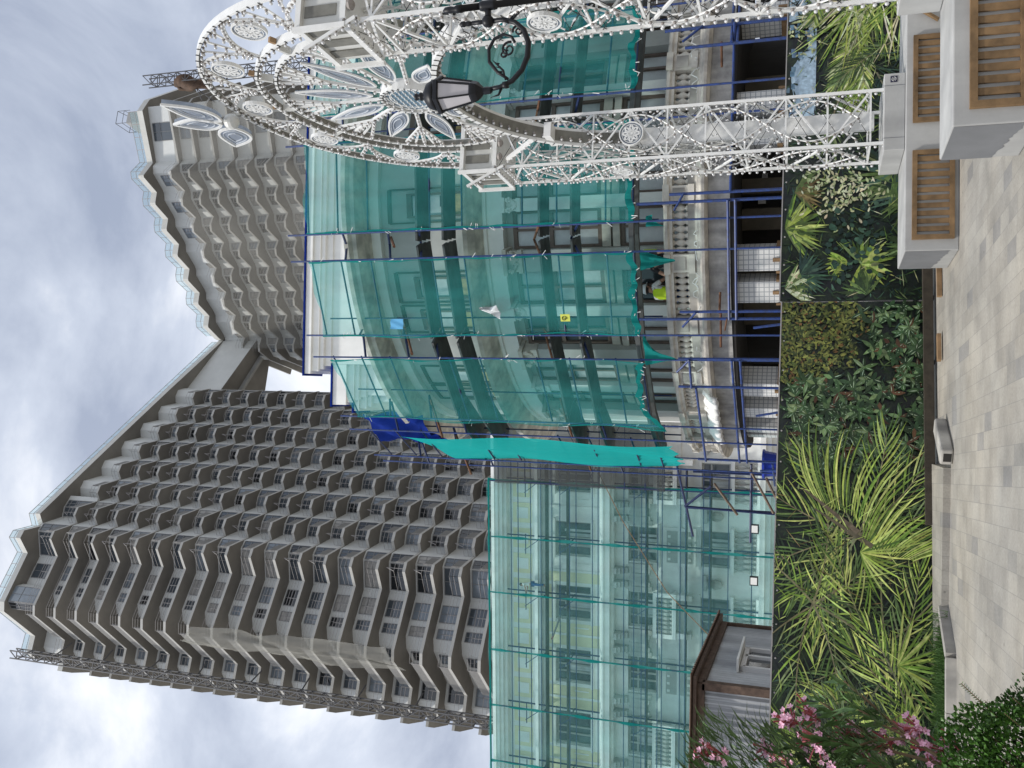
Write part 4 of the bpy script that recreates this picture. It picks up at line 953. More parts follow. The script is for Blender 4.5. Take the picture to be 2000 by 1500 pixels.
# annulus between middle and outer ring: discs, fans and cross ribbons
fm=MB()
for tdeg in (28,60,92,122,152): 
    t=R(tdeg); medallion(CS+2.31*math.cos(t),.35,6.54+2.31*math.sin(t),.20)
    MB().beam(A(CS+1.97*math.cos(t),.35,6.56+1.97*math.sin(t)),A(CS+2.05*math.cos(t),.35,6.56+2.05*math.sin(t)),.06,.04).build('spacer','timber',AT)
for tdeg in (12,44,76,107,137,165):
    t=R(tdeg); hub=A(CS+2.02*math.cos(t),.35,6.56+2.02*math.sin(t))
    for k in range(-1,2):
        tt=t+k*.11; q=A(CS+2.64*math.cos(tt),.35,6.5+2.64*math.sin(tt)); fm.beam(hub,q,.016,.03); bulbs([lerp(hub,q,.15),q],.125)
    for k in (-1,1):
        pts=[A(CS+(1.98+.66*(q/8)**.8)*math.cos(t+k*.16*(q/8)**1.6*1.7),.35,6.55+(1.98+.66*(q/8)**.8)*math.sin(t+k*.16*(q/8)**1.6*1.7)) for q in range(9)]
        for p,q in zip(pts,pts[1:]): fm.beam(p,q,.024,.05)
        bulbs(pts,.09)
fm.build('fan','arch_white',AT)
# corner boxes on top of the legs and struts that join the lower arch
for s0,s1 in ((-.06,.81),(-4.51,-3.64)):
    mb=MB(); abox(mb,s0,s1,-.05,.75,6.07,6.13); abox(mb,s0,s1,-.05,.75,6.58,6.64); abox(mb,s0+.05,s1-.05,0,.7,6.13,6.58,1)
    for s in (s0,s1):
        for n in (-.06,.76): 
            mb.beam(A(s,n,6.06),A(s,n,6.65),.05)
    for n in (-.012,.712):
        for q in range(3): abox(mb,s0+.12+q*.24,s0+.26+q*.24,n-.004,n+.004,6.16,6.58,2)
    for s in (s0+.044,s1-.044):
        for q in range(3): abox(mb,s-.004,s+.004,.08+q*.2,.2+q*.2,6.2,6.56,2)
    o=mb.build('corner_box',['arch_white','arch_plate','arch_dark'],AT)
    mb=MB()
    for q in range(3): c=A(s0+.02,.15+q*.2,6.1); mb.lathe([(.05,0),(.06,-.03),(.03,-.06)],8,(c[0],c[1],6.05))
    mb.build('socket','bulb_base',o)
    for n in (0,.7):
        mb=MB()
        for z in (5.95,6.08): chord(mb,A(s0,n,z),A(s1,n,z))
        chord(mb,A(s0,n,5.95),A(s0,n-.28*(1 if n==0 else -1),6.5),step=.08)
        mb.build('bracket_bars','arch_white',AT)
for s0,sg in ((-.05,1),(-3.65,-1)):
    for n in (.1,.6): (mb:=MB()).beam(A(s0,n,5.9),A(CS+sg*1.5,.35+(n-.35)*.4,5.42),.05); bulbs([A(s0,n,5.9),A(CS+sg*1.5,.35+(n-.35)*.4,5.42)]); mb.build('knee_strut','arch_white',AT)
    abox(mb:=MB(),CS+sg*1.63-.2,CS+sg*1.63+.2,.25,.45,5.15,5.25); mb.build('spacer','arch_white',AT)
# flower of three leaf-shaped lamps on the crown
for t,l,wd,c in ((R(146),.80,.38,(-1.95,9.32)),(R(100),.70,.36,(-1.90,9.36)),(R(35),.76,.44,(-1.80,9.30))): petal(t,.08,l+.08,wd,c=c,n_c=.22,name='leaf_lamp',thick=.035,rim=.03)
mb=MB(); c=A(-1.88,.22,9.3); mb.sphere(c,.11,10,8); mb.build('flower_hub','arch_plate',AT)
for s,n,z,ax_ in ((-4.06,-.03,4.15,'n'),(.38,-.03,4.3,'n'),(-.03,.35,4.1,'s'),(-4.48,.35,4.1,'s')): medallion(s,n,z,.17,ax_)
# bulbs: the hundred that show largest on their own, the others in one mass
cp=V(0,0,1.6); BULBS.sort(key=lambda p:(p-cp).length)
me=MB(); me.sphere((0,0,0),.0195,6,5,0); me.lathe([(.017,.0),(.02,.03),(.016,.045)],6,(0,0,0),1)
rest=MB(); b0=None
face=lambda p:(cp-p).normalized()
for i,p in enumerate(BULBS):
    d=V(-AN.x*.9,-AN.y*.9,-.25).normalized()
    if i<98:
        if b0 is None: o=b0=me.build('bulb',['bulb','bulb_base']); 
        else: o=b0.copy(); C.objects.link(o)
        o.parent=AT; o.location=p+d*.045-AT.location; o.rotation_euler=(-d).to_track_quat('Z','Y').to_euler()
    else:
        q=p+d*.045; rest.sphere(q,.0195,5,4,0); e_=p+d*.012; rest.sphere(e_,.02,4,3,1)
o=rest.build('bulbs',['bulb','bulb_base'],AT,smooth=True); o['kind']='stuff'
mb=MB()
for k in range(7): (mb:=MB()).tube([A(.2+.05*math.sin(q+k),.2+.07*math.cos(q*1.3+k),3.0-.1*k+q*.42) for q in range(8)],.012,4).build('cable','arch_plate',AT)
for k in range(6): (mb:=MB()).tube([A(-4.2+.06*math.sin(q+k),.3+.07*math.cos(q*1.3+k),3.4-.1*k+q*.4) for q in range(8)],.012,4).build('cable','arch_plate',AT)
pass
# ------------------------------------------------------------------ white planters with slatted fronts, pedestals
def planter(name,label,c0,L,dep,h,rz,panels,paint=True,spec=None):
    """c0 front-left-bottom corner, front along local +x"""
    t=thing(name,label,'planter',(c0[0],c0[1],0)); ux=V(math.cos(rz),math.sin(rz),0); uy=V(-ux.y,ux.x,0)
    P=lambda x,y,z:tuple(V(c0[0],c0[1],0)+ux*x+uy*y+V(0,0,z))
    mb=MB(); mb.box(P(L/2,dep/2,h/2),(L,dep,h),rz); o=mb.build('body','white_box',t)
    bv=o.modifiers.new('b','BEVEL'); bv.width=.012; bv.segments=2
    if paint:
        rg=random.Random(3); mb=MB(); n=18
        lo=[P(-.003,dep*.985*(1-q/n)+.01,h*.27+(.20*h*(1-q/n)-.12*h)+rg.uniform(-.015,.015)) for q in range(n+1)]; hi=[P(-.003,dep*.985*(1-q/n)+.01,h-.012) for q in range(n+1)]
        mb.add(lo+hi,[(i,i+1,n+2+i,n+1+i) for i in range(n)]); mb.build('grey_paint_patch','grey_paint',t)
    for x0,x1,z0,z1 in panels:
        fr=MB(); y=-.02
        for (a,b,zz0,zz1) in ((x0,x1,z1-.055,z1),(x0,x1,z0,z0+.055),(x0,x0+.055,z0+.055,z1-.055),(x1-.055,x1,z0+.055,z1-.055)): fr.box(P((a+b)/2,y,(zz0+zz1)/2),(b-a,.045,zz1-zz0),rz)
        f=fr.build('slat_frame','slat_wood',t)
        x=x0+.055+.045; sl=MB()
        while x+.05<x1-.055:
            sl.box(P(x+.03,-.012,(z0+z1)/2),(.058,.03,z1-z0-.11),rz); x+=.098
        sl.build('slats','slat_wood',f)
    return t
planter('planter','long white planter under the far arch leg, with two wooden slat panels',(1.72,12.04),4.6,1.0,.61,R(5.3),[(.14,1.26,.055,.53),(1.62,2.74,.055,.53)])
planter('planter','nearest white planter, with one large wooden slat panel on its front',(2.10,7.86),3.2,.80,.62,R(5.3),[(.13,1.9,.09,.50)])
def pedestal(label,s0,s1,n0,n1,z0,z1,emblem=False,cat='pedestal'):
    t=thing('pedestal',label,cat,A((s0+s1)/2,(n0+n1)/2,z0)); mb=MB(); abox(mb,s0,s1,n0,n1,z0,z1); o=mb.build('block','white_box',t); bv=o.modifiers.new('b','BEVEL'); bv.width=.008
    mb=MB()
    for n in (n0+.16,n1-.16): abox(mb,s0-.002,s0+.01,n-.004,n+.004,z0,z1)
    mb.build('joint','grey_paint',t)
    if emblem:
        mb=MB(); nn=n1-.08; zc=(z0+z1)/2+.01; abox(mb,s0-.006,s0-.001,nn-.04,nn+.04,zc-.04,zc+.04,0)
        for r_ in (.026,):
            for q in range(14):
                if q in (0,7): continue
                t_=2*PI*q/14; t2=2*PI*(q+.9)/14; mb.beam(A(s0-.008,nn+.026*math.cos(t_),zc+.026*math.sin(t_)),A(s0-.008,nn+.026*math.cos(t2),zc+.026*math.sin(t2)),.006,.004,1)
        abox(mb,s0-.010,s0-.006,nn-.011,nn+.011,zc-.014,zc-.010,1); abox(mb,s0-.010,s0-.006,nn-.011,nn+.011,zc+.010,zc+.014,1)
        for d in (-.011,.008): abox(mb,s0-.010,s0-.006,nn+d,nn+d+.003,zc-.014,zc+.014,1)
        mb.build('emblem',['emblem','arch_white'],t)
pedestal('low white pedestal with a small dark square emblem under the far arch leg',-.12,.86,-.14,.86,.612,.86,True)
pedestal('white pedestal block carrying the near arch leg on the near planter',-4.56,-3.60,-.12,.86,.622,.98)
mb=MB(); mb.box((2.95,9.35,.42),(.07,.03,.84),R(10)); mb.box((2.62,9.30,.40),(.07,.03,.86)); mb.beam((2.62,9.28,.78),(2.95,9.33,.62),.07,.03)
for (p,q,lb) in (((5.02,12.30,.25),(5.02,12.30,.54),'upright brown slat fixed on the long planter front, right of its second slat panel'),((4.62,12.265,.25),(4.84,12.285,.54),'slanted brown slat on the long planter front, next to the upright one')): tag(MB().beam(p,q,.055,.03).build('wooden_slat','slat_wood'),lb,'slat')
# ------------------------------------------------------------------ street lamp
LX,LY=2.69,6.0
SL=thing('street_lamp','black street lamp with a glazed lantern on a scrolled bracket in front of the arch','street lamp',(LX,LY,0))
mb=MB(); mb.lathe([(.11,0),(.11,.5),(.06,.6),(.035,.7),(.026,2.6),(.0245,4.06),(.029,4.06),(.029,4.10),(.02,4.12),(.026,4.15),(.022,4.19),(.003,4.21)],16,(LX,LY,0)); mb.lathe([(.033,3.80),(.036,3.82),(.036,3.90),(.033,3.92)],16,(LX,LY,0)); mb.build('pole','black_iron',SL,True)
mb=MB(); bx=LX-.115
mb.beam((LX,LY,3.86),(bx,LY,3.86),.035); mb.sphere((bx,LY,3.86),.045,10,8)
mb.tube([(bx,LY,3.86),(bx,LY,3.98)],.016,8); mb.lathe([(.004,.10),(.02,.085),(.022,.06),(.014,.05),(.02,.03),(.012,0)],10,(bx,LY,3.98))
mb.tube([(bx,LY,3.86),(bx,LY,3.74),(bx-.02,LY,3.70)],.017,8)
# the big C-curve from the stem down and round to the lantern
cv=[(-.0,3.74),(-.03,3.655),(-.09,3.59),(-.18,3.555),(-.28,3.56),(-.37,3.60),(-.44,3.67),(-.475,3.76),(-.485,3.84)]
cvx=[(bx+.0+x,LY,z) for x,z in cv]; mb.tube(cvx,[.017,.018,.019,.02,.02,.019,.018,.017,.016],10)
up_=[(bx-.44+.02,LY,3.67),(bx-.36,LY,3.76),(bx-.27,LY,3.83),(bx-.19,LY,3.84),(bx-.12,LY,3.79),(bx-.10,LY,3.71),(bx-.14,LY,3.65)]
mb.tube([(bx-.425,LY,3.70),(bx-.37,LY,3.78),(bx-.29,LY,3.845),(bx-.20,LY,3.85),(bx-.13,LY,3.81),(bx-.105,LY,3.74),(bx-.13,LY,3.68),(bx-.17,LY,3.655)],[.01,.012,.013,.013,.012,.012,.011,.01],8)
def spiral(cx,cz,r0,t0,turns,sg=1,w_=.009): 
    n=22; mb.tube([(cx+r0*(1-q/n*.85)*math.cos(t0+sg*turns*2*PI*q/n),LY,cz+r0*(1-q/n*.85)*math.sin(t0+sg*turns*2*PI*q/n)) for q in range(n+1)],[w_*(1-.4*q/n) for q in range(n+1)],6)
spiral(bx-.215,3.70,.055,R(-20),1.5,1); spiral(bx-.09,3.63,.045,R(100),1.5,-1); spiral(bx-.245,3.74,.03,R(0),1.3,-1)
mb.tube([(bx-.43,LY,3.72),(bx-.36,LY,3.74),(bx-.31,LY,3.79),(bx-.28,LY,3.82)],[.006,.010,.007,.002],6)
for q in range(4): mb.tube([(bx-.40+.03*q,LY,3.735+.012*q),(bx-.385+.03*q,LY+.015,3.775+.012*q)],[.007,.002],5)
for q in range(3): mb.tube([(bx-.01,LY,3.70-.01*q),(bx+.035+.01*q,LY,3.66-.03*q)],[.008,.002],5)
mb.tube([(bx-.485,LY,3.75),(bx-.53,LY,3.77),(bx-.545,LY,3.83)],[.010,.008,.002],6); mb.lathe([(.024,3.70),(.026,3.72),(.024,3.74)],10,(bx-.465,LY,0))
mb.build('scroll_bracket','black_iron',SL,True)
lx=bx-.492
LA=MB(); prof=[(.016,3.82),(.026,3.83),(.029,3.87),(.026,3.885),(.042,3.90),(.068,3.925),(.076,3.945),(.080,3.96),(.077,3.975)]
LA.lathe(prof,6,(lx,LY,0)); LA.lathe([(.128,4.195),(.140,4.20),(.140,4.225),(.124,4.235)],6,(lx,LY,0))
for k in range(6):
    t=2*PI*k/6; LA.beam((lx+.075*math.cos(t),LY+.075*math.sin(t),3.97),(lx+.122*math.cos(t),LY+.122*math.sin(t),4.2),.012)
o=LA.build('lantern_frame','black_iron',SL)
G=MB()
for k in range(6):
    t,t2=2*PI*k/6,2*PI*(k+1)/6; r0,r1=.071,.117
    G.add([(lx+r0*math.cos(t),LY+r0*math.sin(t),3.975),(lx+r0*math.cos(t2),LY+r0*math.sin(t2),3.975),(lx+r1*math.cos(t2),LY+r1*math.sin(t2),4.198),(lx+r1*math.cos(t),LY+r1*math.sin(t),4.198)],[(0,1,2,3)])
G.build('lantern_glass','frosted',o)
D_=MB(); D_.lathe([(.112,4.236),(.107,4.27),(.09,4.305),(.054,4.33),(.03,4.335),(.018,4.35),(.03,4.362),(.03,4.375),(.015,4.385),(.026,4.40),(.026,4.415),(.004,4.425)],16,(lx,LY,0)); D_.build('lantern_dome','black_iron',o,True)
# ------------------------------------------------------------------ ground
def paver_mat():
    m=bpy.data.materials.new('pavers'); m.use_nodes=True; nt=m.node_tree;N=nt.nodes;K=nt.links; b=N['Principled BSDF']; b.inputs['Roughness'].default_value=.75
    tc=N.new('ShaderNodeTexCoord'); mp=N.new('ShaderNodeMapping'); mp.inputs['Rotation'].default_value=(0,0,R(-5.3)); K.new(tc.outputs['Object'],mp.inputs[0]); sx=N.new('ShaderNodeSeparateXYZ'); K.new(mp.outputs[0],sx.inputs[0])
    def ma(op,a,b_=None):
        n=N.new('ShaderNodeMath'); n.operation=op
        for i,q in enumerate((a,b_)):
            if q is None: continue
            if isinstance(q,(int,float)): n.inputs[i].default_value=q
            else: K.new(q,n.inputs[i])
        return n.outputs[0]
    u=ma('DIVIDE',sx.outputs[0],.18); row=ma('FLOOR',u); off=ma('MULTIPLY',ma('SINE',ma('MULTIPLY',row,12.9898)),.5)
    v=ma('ADD',ma('DIVIDE',sx.outputs[1],.38),off); col=ma('FLOOR',v)
    fu=ma('FRACT',u); fv=ma('FRACT',v)
    ju=ma('LESS_THAN',fu,.028); jv=ma('LESS_THAN',fv,.012); j=ma('MAXIMUM',ju,ma('MULTIPLY',jv,.55))
    cv=N.new('ShaderNodeCombineXYZ'); K.new(row,cv.inputs[0]); K.new(col,cv.inputs[1]); wn=N.new('ShaderNodeTexWhiteNoise'); wn.noise_dimensions='2D'; K.new(cv.outputs[0],wn.inputs['Vector'])
    cr=N.new('ShaderNodeValToRGB'); cr.color_ramp.interpolation='CONSTANT'; e=cr.color_ramp.elements
    e[0].position=0;e[0].color=(.30,.29,.275,1); e[1].position=.055;e[1].color=(.385,.362,.322,1)
    for p,c in ((.35,(.405,.382,.340,1)),(.62,(.355,.335,.300,1)),(.74,(.41,.388,.346,1)),(.94,(.33,.315,.288,1))): q=e.new(p);q.color=c
    K.new(wn.outputs['Value'],cr.inputs[0])
    n1=N.new('ShaderNodeTexNoise'); n1.inputs['Scale'].default_value=1.3; n1.inputs['Detail'].default_value=8; n1.inputs['Roughness'].default_value=.65; K.new(tc.outputs['Object'],n1.inputs[0])
    c2=N.new('ShaderNodeValToRGB'); c2.color_ramp.elements[0].position=.3;c2.color_ramp.elements[0].color=(.66,.65,.63,1);c2.color_ramp.elements[1].position=.62;c2.color_ramp.elements[1].color=(1.04,1.03,1.0,1); K.new(n1.outputs['Fac'],c2.inputs[0])
    n3=N.new('ShaderNodeTexNoise'); n3.inputs['Scale'].default_value=38; n3.inputs['Detail'].default_value=4; K.new(tc.outputs['Object'],n3.inputs[0])
    c3=N.new('ShaderNodeMapRange'); c3.inputs[1].default_value=.3;c3.inputs[2].default_value=.7;c3.inputs[3].default_value=.88;c3.inputs[4].default_value=1.08; K.new(n3.outputs['Fac'],c3.inputs[0])
    def mul(a,b_):
        x=N.new('ShaderNodeMix'); x.data_type='RGBA'; x.blend_type='MULTIPLY'; x.inputs[0].default_value=1; K.new(a,x.inputs[6]); K.new(b_,x.inputs[7]); return x.outputs[2]
    n4=N.new('ShaderNodeTexNoise'); n4.inputs['Scale'].default_value=.35; n4.inputs['Detail'].default_value=5; K.new(tc.outputs['Object'],n4.inputs[0])
    c4=N.new('ShaderNodeValToRGB'); c4.color_ramp.elements[0].position=.4;c4.color_ramp.elements[0].color=(.86,.87,.89,1);c4.color_ramp.elements[1].position=.6;c4.color_ramp.elements[1].color=(1.03,1.01,.98,1); K.new(n4.outputs['Fac'],c4.inputs[0])
    n5=N.new('ShaderNodeTexVoronoi'); n5.inputs['Scale'].default_value=2.3; K.new(tc.outputs['Object'],n5.inputs[0]); c5=N.new('ShaderNodeMapRange'); c5.inputs[1].default_value=.02;c5.inputs[2].default_value=.05;c5.inputs[3].default_value=.45;c5.inputs[4].default_value=1; K.new(n5.outputs['Distance'],c5.inputs[0])
    base=mul(mul(mul(mul(cr.outputs[0],c2.outputs[0]),c3.outputs[0]),c4.outputs[0]),c5.outputs[0])
    x=N.new('ShaderNodeMix'); x.data_type='RGBA'; K.new(ma('MULTIPLY',j,.75),x.inputs[0]); K.new(base,x.inputs[6]); x.inputs[7].default_value=(.20,.195,.18,1); K.new(x.outputs[2],b.inputs['Base Color'])
    bp=N.new('ShaderNodeBump'); bp.inputs['Strength'].default_value=.35; bp.inputs['Distance'].default_value=.01; K.new(ma('SUBTRACT',ma('MULTIPLY',n3.outputs['Fac'],.4),j),bp.inputs['Height']); K.new(bp.outputs[0],b.inputs['Normal'])
    return m
M['pavers']=paver_mat()
mb=MB(); mb.add([(-600,-60,0),(600,-60,0),(600,900,0),(-600,900,0)],[(0,1,2,3)]); tag(mb.build('ground','pavers'),None,None,kind='structure')
HP=V(-4.85,12.8,0); HU=V(6.69,1.69,0).normalized(); HN=V(HU.y,-HU.x,0)      # HN points to the camera side
def Hh(s,d,z): p=HP+HU*s+HN*d; return (p.x,p.y,z)
HR=math.atan2(HU.y,HU.x)
def hbox(mb,s0,s1,d0,d1,z0,z1,m=0): return mb.box(Hh((s0+s1)/2,(d0+d1)/2,(z0+z1)/2),(abs(s1-s0),abs(d1-d0),z1-z0),HR,m)
# kerbs: a low raised strip in front of the hoarding, bending round the grass at the left
mb=MB(); 
def strip(pl,z0,z1):
    mb.prism(pl,z0,z1)
strip([(-.95,12.40),(-1.0,13.7),(-3.4,13.1),(-2.72,12.38)],.0,.085)
mb.build('kerb','pavers')['kind']='structure'
mb=MB()
for p,q in (((-2.72,12.38),(-3.12,11.66)),((-3.12,11.66),(-3.75,11.58)),((-3.75,11.58),(-4.5,11.5)),((-4.5,11.5),(-6.5,11.3))):
    d=(V(q[0],q[1],0)-V(p[0],p[1],0)).normalized(); e=.004; mb.beam((p[0]+d.x*e,p[1]+d.y*e+.06,.055),(q[0]-d.x*e,q[1]-d.y*e+.06,.055),.12,.11)
o=mb.build('kerb','concrete'); o['kind']='structure'
mb=MB(); mb.prism([(-2.8,12.45),(-3.18,11.78),(-4.5,11.64),(-6.5,11.4),(-7,12.3),(-3.3,13.1)],.0,.03); o=mb.build('lawn_strip','grass'); o['kind']='structure'
rg=random.Random(11); mb=MB()
for k in range(5200):
    s=rg.uniform(-1.8,1.95); d=rg.uniform(.02,1.15)
    x,y,_=Hh(s,d,0)
    if y<11.74-.14*(x+3.2)*(-.1) or (x>-3.1 and y<12.2+(-x-2.75)*0): continue
    h=rg.uniform(.05,.16); a=rg.uniform(0,PI); w_=.006; lx,ly=rg.uniform(-.05,.05),rg.uniform(-.05,.05)
    mb.add([(x-w_*math.cos(a),y-w_*math.sin(a),.03),(x+w_*math.cos(a),y+w_*math.sin(a),.03),(x+lx,y+ly,.03+h)],[(0,1,2)])
tag(mb.build('grass','grass'),'strip of unmown grass at the foot of the printed hoarding','grass',kind='stuff')
# ------------------------------------------------------------------ printed hoarding
def srgb(r,g,b): 
    f=lambda c:(c/255/12.92 if c<10 else ((c/255+.055)/1.055)**2.4)
    return (f(r),f(g),f(b))
def print_mat():
    m=bpy.data.materials.new('vinyl_print'); m.use_nodes=True; nt=m.node_tree;N=nt.nodes;K=nt.links;b=N['Principled BSDF']
    a=N.new('ShaderNodeAttribute'); a.attribute_name='Col'; 
    n=N.new('ShaderNodeTexNoise'); n.inputs['Scale'].default_value=14; n.inputs['Detail'].default_value=6; tc=N.new('ShaderNodeTexCoord'); K.new(tc.outputs['Object'],n.inputs[0])
    r_=N.new('ShaderNodeMapRange'); r_.inputs[1].default_value=.3;r_.inputs[2].default_value=.7;r_.inputs[3].default_value=.62;r_.inputs[4].default_value=1.3; K.new(n.outputs['Fac'],r_.inputs[0])
    x=N.new('ShaderNodeMix'); x.data_type='RGBA'; x.blend_type='MULTIPLY'; x.inputs[0].default_value=1; K.new(a.outputs['Color'],x.inputs[6]); K.new(r_.outputs[0],x.inputs[7]); K.new(x.outputs[2],b.inputs['Base Color'])
    b.inputs['Roughness'].default_value=.38; b.inputs['Specular IOR Level'].default_value=.35; return m
M['print']=print_mat()
def back_mat():
    m=mat('vinyl_back',(.016,.02,.022),.36,spec=.4); nt=m.node_tree;N=nt.nodes;K=nt.links;b=N['Principled BSDF']
    tc=N.new('ShaderNodeTexCoord'); n=N.new('ShaderNodeTexNoise'); n.inputs['Scale'].default_value=3.2;n.inputs['Detail'].default_value=9;n.inputs['Roughness'].default_value=.72; K.new(tc.outputs['Object'],n.inputs[0])
    c=N.new('ShaderNodeValToRGB'); e=c.color_ramp.elements; e[0].position=.38;e[0].color=(.006,.008,.012,1);e[1].position=.68;e[1].color=(.035,.06,.022,1); q=e.new(.52);q.color=(.012,.020,.014,1); q=e.new(.8); q.color=(.10,.14,.06,1); K.new(n.outputs['Fac'],c.inputs[0]); K.new(c.outputs[0],b.inputs['Base Color']); return m
M['vinyl_back']=back_mat()
def wr(s,z): 
    return .010*math.sin(s*2.1+z*1.7)+.006*math.sin(s*5.3-z*3.1+1)+.007*math.sin((s-z*1.3)*3.7)*math.exp(-((s%2.3-1.1)**2))+.004*math.sin(z*9+s*2)
class Print:
    def __init__(p): p.mb=MB(); p.cols=[]; p.d=.004
    def poly(p,pts,col):
        p.d+=.000012
        n=len(pts); p.mb.add([Hh(s,p.d+wr(s,z),z) for s,z in pts],[tuple(range(n))]); p.cols.append((n,col))
    def strip(p,mid,ws,col):
        """leaf: centre line points with half widths"""
        L=[];Rr=[]
        p.d+=.000012
        k=len(mid)
        for i,(s,z) in enumerate(mid):
            a=mid[max(0,i-1)];b=mid[min(k-1,i+1)]; dx,dz=b[0]-a[0],b[1]-a[1]; l=math.hypot(dx,dz) or 1
            nx,nz=-dz/l*ws[i],dx/l*ws[i]; L.append((s+nx,z+nz)); Rr.append((s-nx,z-nz))
        vs=[];
        for a,b in zip(L,Rr): vs+=[a,b]
        p.mb.add([Hh(s,p.d+wr(s,z),z) for s,z in vs],[(2*i,2*i+2,2*i+3,2*i+1) for i in range(k-1)])
        for i in range(k-1): p.cols.append((4,col))
    def clip(p): pass
    def build(p,parent,s0,s1,z0,z1):
        mb=p.mb
        for i,v in enumerate(mb.v):   # trim to the sheet
            q=V(*v)-HP; s=q.dot(HU); d=q.dot(HN); s2=min(s1,max(s0,s)); z2=min(z1,max(z0,v[2])); mb.v[i]=Hh(s2,d,z2)
        off=parent.location; me=bpy.data.meshes.new('printed_foliage'); me.from_pydata([(v[0]-off.x,v[1]-off.y,v[2]-off.z) for v in mb.v],[],mb.f); me.materials.append(M['print'])
        at=me.color_attributes.new('Col','FLOAT_COLOR','CORNER'); buf=[]
        for n,c in p.cols: buf+=[c[0],c[1],c[2],1]*n
        at.data.foreach_set('color',buf); me.update(); o=bpy.data.objects.new('printed_foliage',me); C.objects.link(o); o.parent=parent; return o
def Q(X,Y): return (.0058*X+1.33e-6*X*X,(1838-Y)/318*2.14)
rg=random.Random(21)
def var(c,a=.25): k=1+rg.uniform(-a,a); return tuple(max(0,min(1,x*k*(1+rg.uniform(-.08,.08)))) for x in c)
def leaf(P,s,z,ang,L,w,col,bend=0,n=5):
    mid=[];ws=[]
    for i in range(n+1):
        t=i/n; a=ang+bend*t; 
        if i==0: x,y=s,z
        else: x+=math.cos(a)*L/n; y+=math.sin(a)*L/n
        mid.append((x,y)); ws.append(w*max(.06,math.sin(PI*min(.985,t*.86+.12))))
    P.strip(mid,ws,col)
def frond(P,s,z,ang,L,n,ll,cols,bend=0,w=.010,spread=.9,droop=0,rach=(.20,.19,.10),one=0):
    x,y=s,z; pts=[]
    for i in range(n+1):
        t=i/n; a=ang+bend*t; pts.append((x,y,a,t)); x+=math.cos(a)*L/n; y+=math.sin(a)*L/n
    for (x,y,a,t) in pts[1:]:
        l=ll*(.55+.9*t*(1-t)*2)*rg.uniform(.8,1.1)
        for sd in (1,-1):
            if one and sd!=one: continue
            leaf(P,x,y,a+sd*spread*(1-.55*t)+rg.uniform(-.08,.08),l,w*rg.uniform(.8,1.25),var(rg.choice(cols)),bend=-droop*sd if abs(droop)>0 else 0,n=4)
    P.strip([(p[0],p[1]) for p in pts],[.014*(1-.7*p[3]) for p in pts],var(rach,.15))
def fan(P,s,z,a0,a1,n,L,w,cols,jit=.05):
    for i in range(n):
        a=a0+(a1-a0)*i/(n-1)+rg.uniform(-jit,jit); leaf(P,s,z,a,L*rg.uniform(.82,1.05),w*rg.uniform(.7,1.2),var(rg.choice(cols)),bend=rg.uniform(-.06,.06),n=4)
def whorl(P,s,z,n,L,cols,w=.028):
    a=rg.uniform(0,6.3)
    for i in range(n):
        aa=a+2*PI*i/n+rg.uniform(-.25,.25); l=L*rg.uniform(.7,1.1); c=var(rg.choice(cols),.3)
        leaf(P,s,z,aa,l,w*rg.uniform(.8,1.2),c)
        leaf(P,s+math.cos(aa+.25)*l*.2,z+math.sin(aa+.25)*l*.2,aa,l*.6,.006,var(srgb(150,170,140),.3),n=2)
LIME=[srgb(160,180,84),srgb(128,154,66),srgb(196,208,118),srgb(104,132,52),srgb(150,170,82),srgb(84,110,50),srgb(178,190,108)]
MID=[srgb(84,104,58),srgb(64,86,46),srgb(100,122,70),srgb(52,70,42),srgb(120,136,92)]
DARK=[srgb(38,56,36),srgb(30,44,34),srgb(48,68,42),srgb(26,36,30)]
BLUEG=[srgb(52,78,64),srgb(40,62,56),srgb(70,98,80),srgb(32,50,46)]
PALE=[srgb(190,198,150),srgb(214,216,180),srgb(160,172,120),srgb(205,200,160)]
TAN=[srgb(120,108,66),srgb(98,84,52),srgb(140,126,80)]
def scatter(P,X0,X1,Y0,Y1,n,fn):
    
        for _ in range(n):
            s,z=Q(rg.uniform(X0,X1),rg.uniform(Y0,Y1)); fn(P,s,z)
def hoarding(label,s0,s1,z0,z1,paint):
    t=thing('hoarding_banner',label,'hoarding',Hh(s0,0,0),'printed hoarding banners')
    mb=MB(); mb.grid(lambda u,v:Hh(s0+(s1-s0)*u,wr(s0+(s1-s0)*u,z0+(z1-z0)*v),z0+(z1-z0)*v),int((s1-s0)*14),30); mb.build('vinyl_sheet','vinyl_back',t,True)
    P=Print(); paint(P); P.build(t,s0,s1,z0,z1)
    mb=MB(); s=s0+.06
    while s<s1:
        hbox(mb,s-.03,s+.03,-.12,-.06,.0,z1-.02); s+=1.9
    for z in (.25,z1-.12): hbox(mb,s0,s1,-.06,-.03,z-.04,z+.04)
    mb.build('frame','mast',t)
    mb=MB(); s=s0+.12
    while s<s1:
        for z in (z0+.05,z1-.05): c=Hh(s,.045+wr(s,z),z); mb.sphere(c,.014,6,4)
        s+=.46
    mb.build('eyelets','rail',t); mb=MB(); hbox(mb,s0,s1,.035,.05,z1-.006,z1+.012); mb.build('top_edge','rail',t); return t
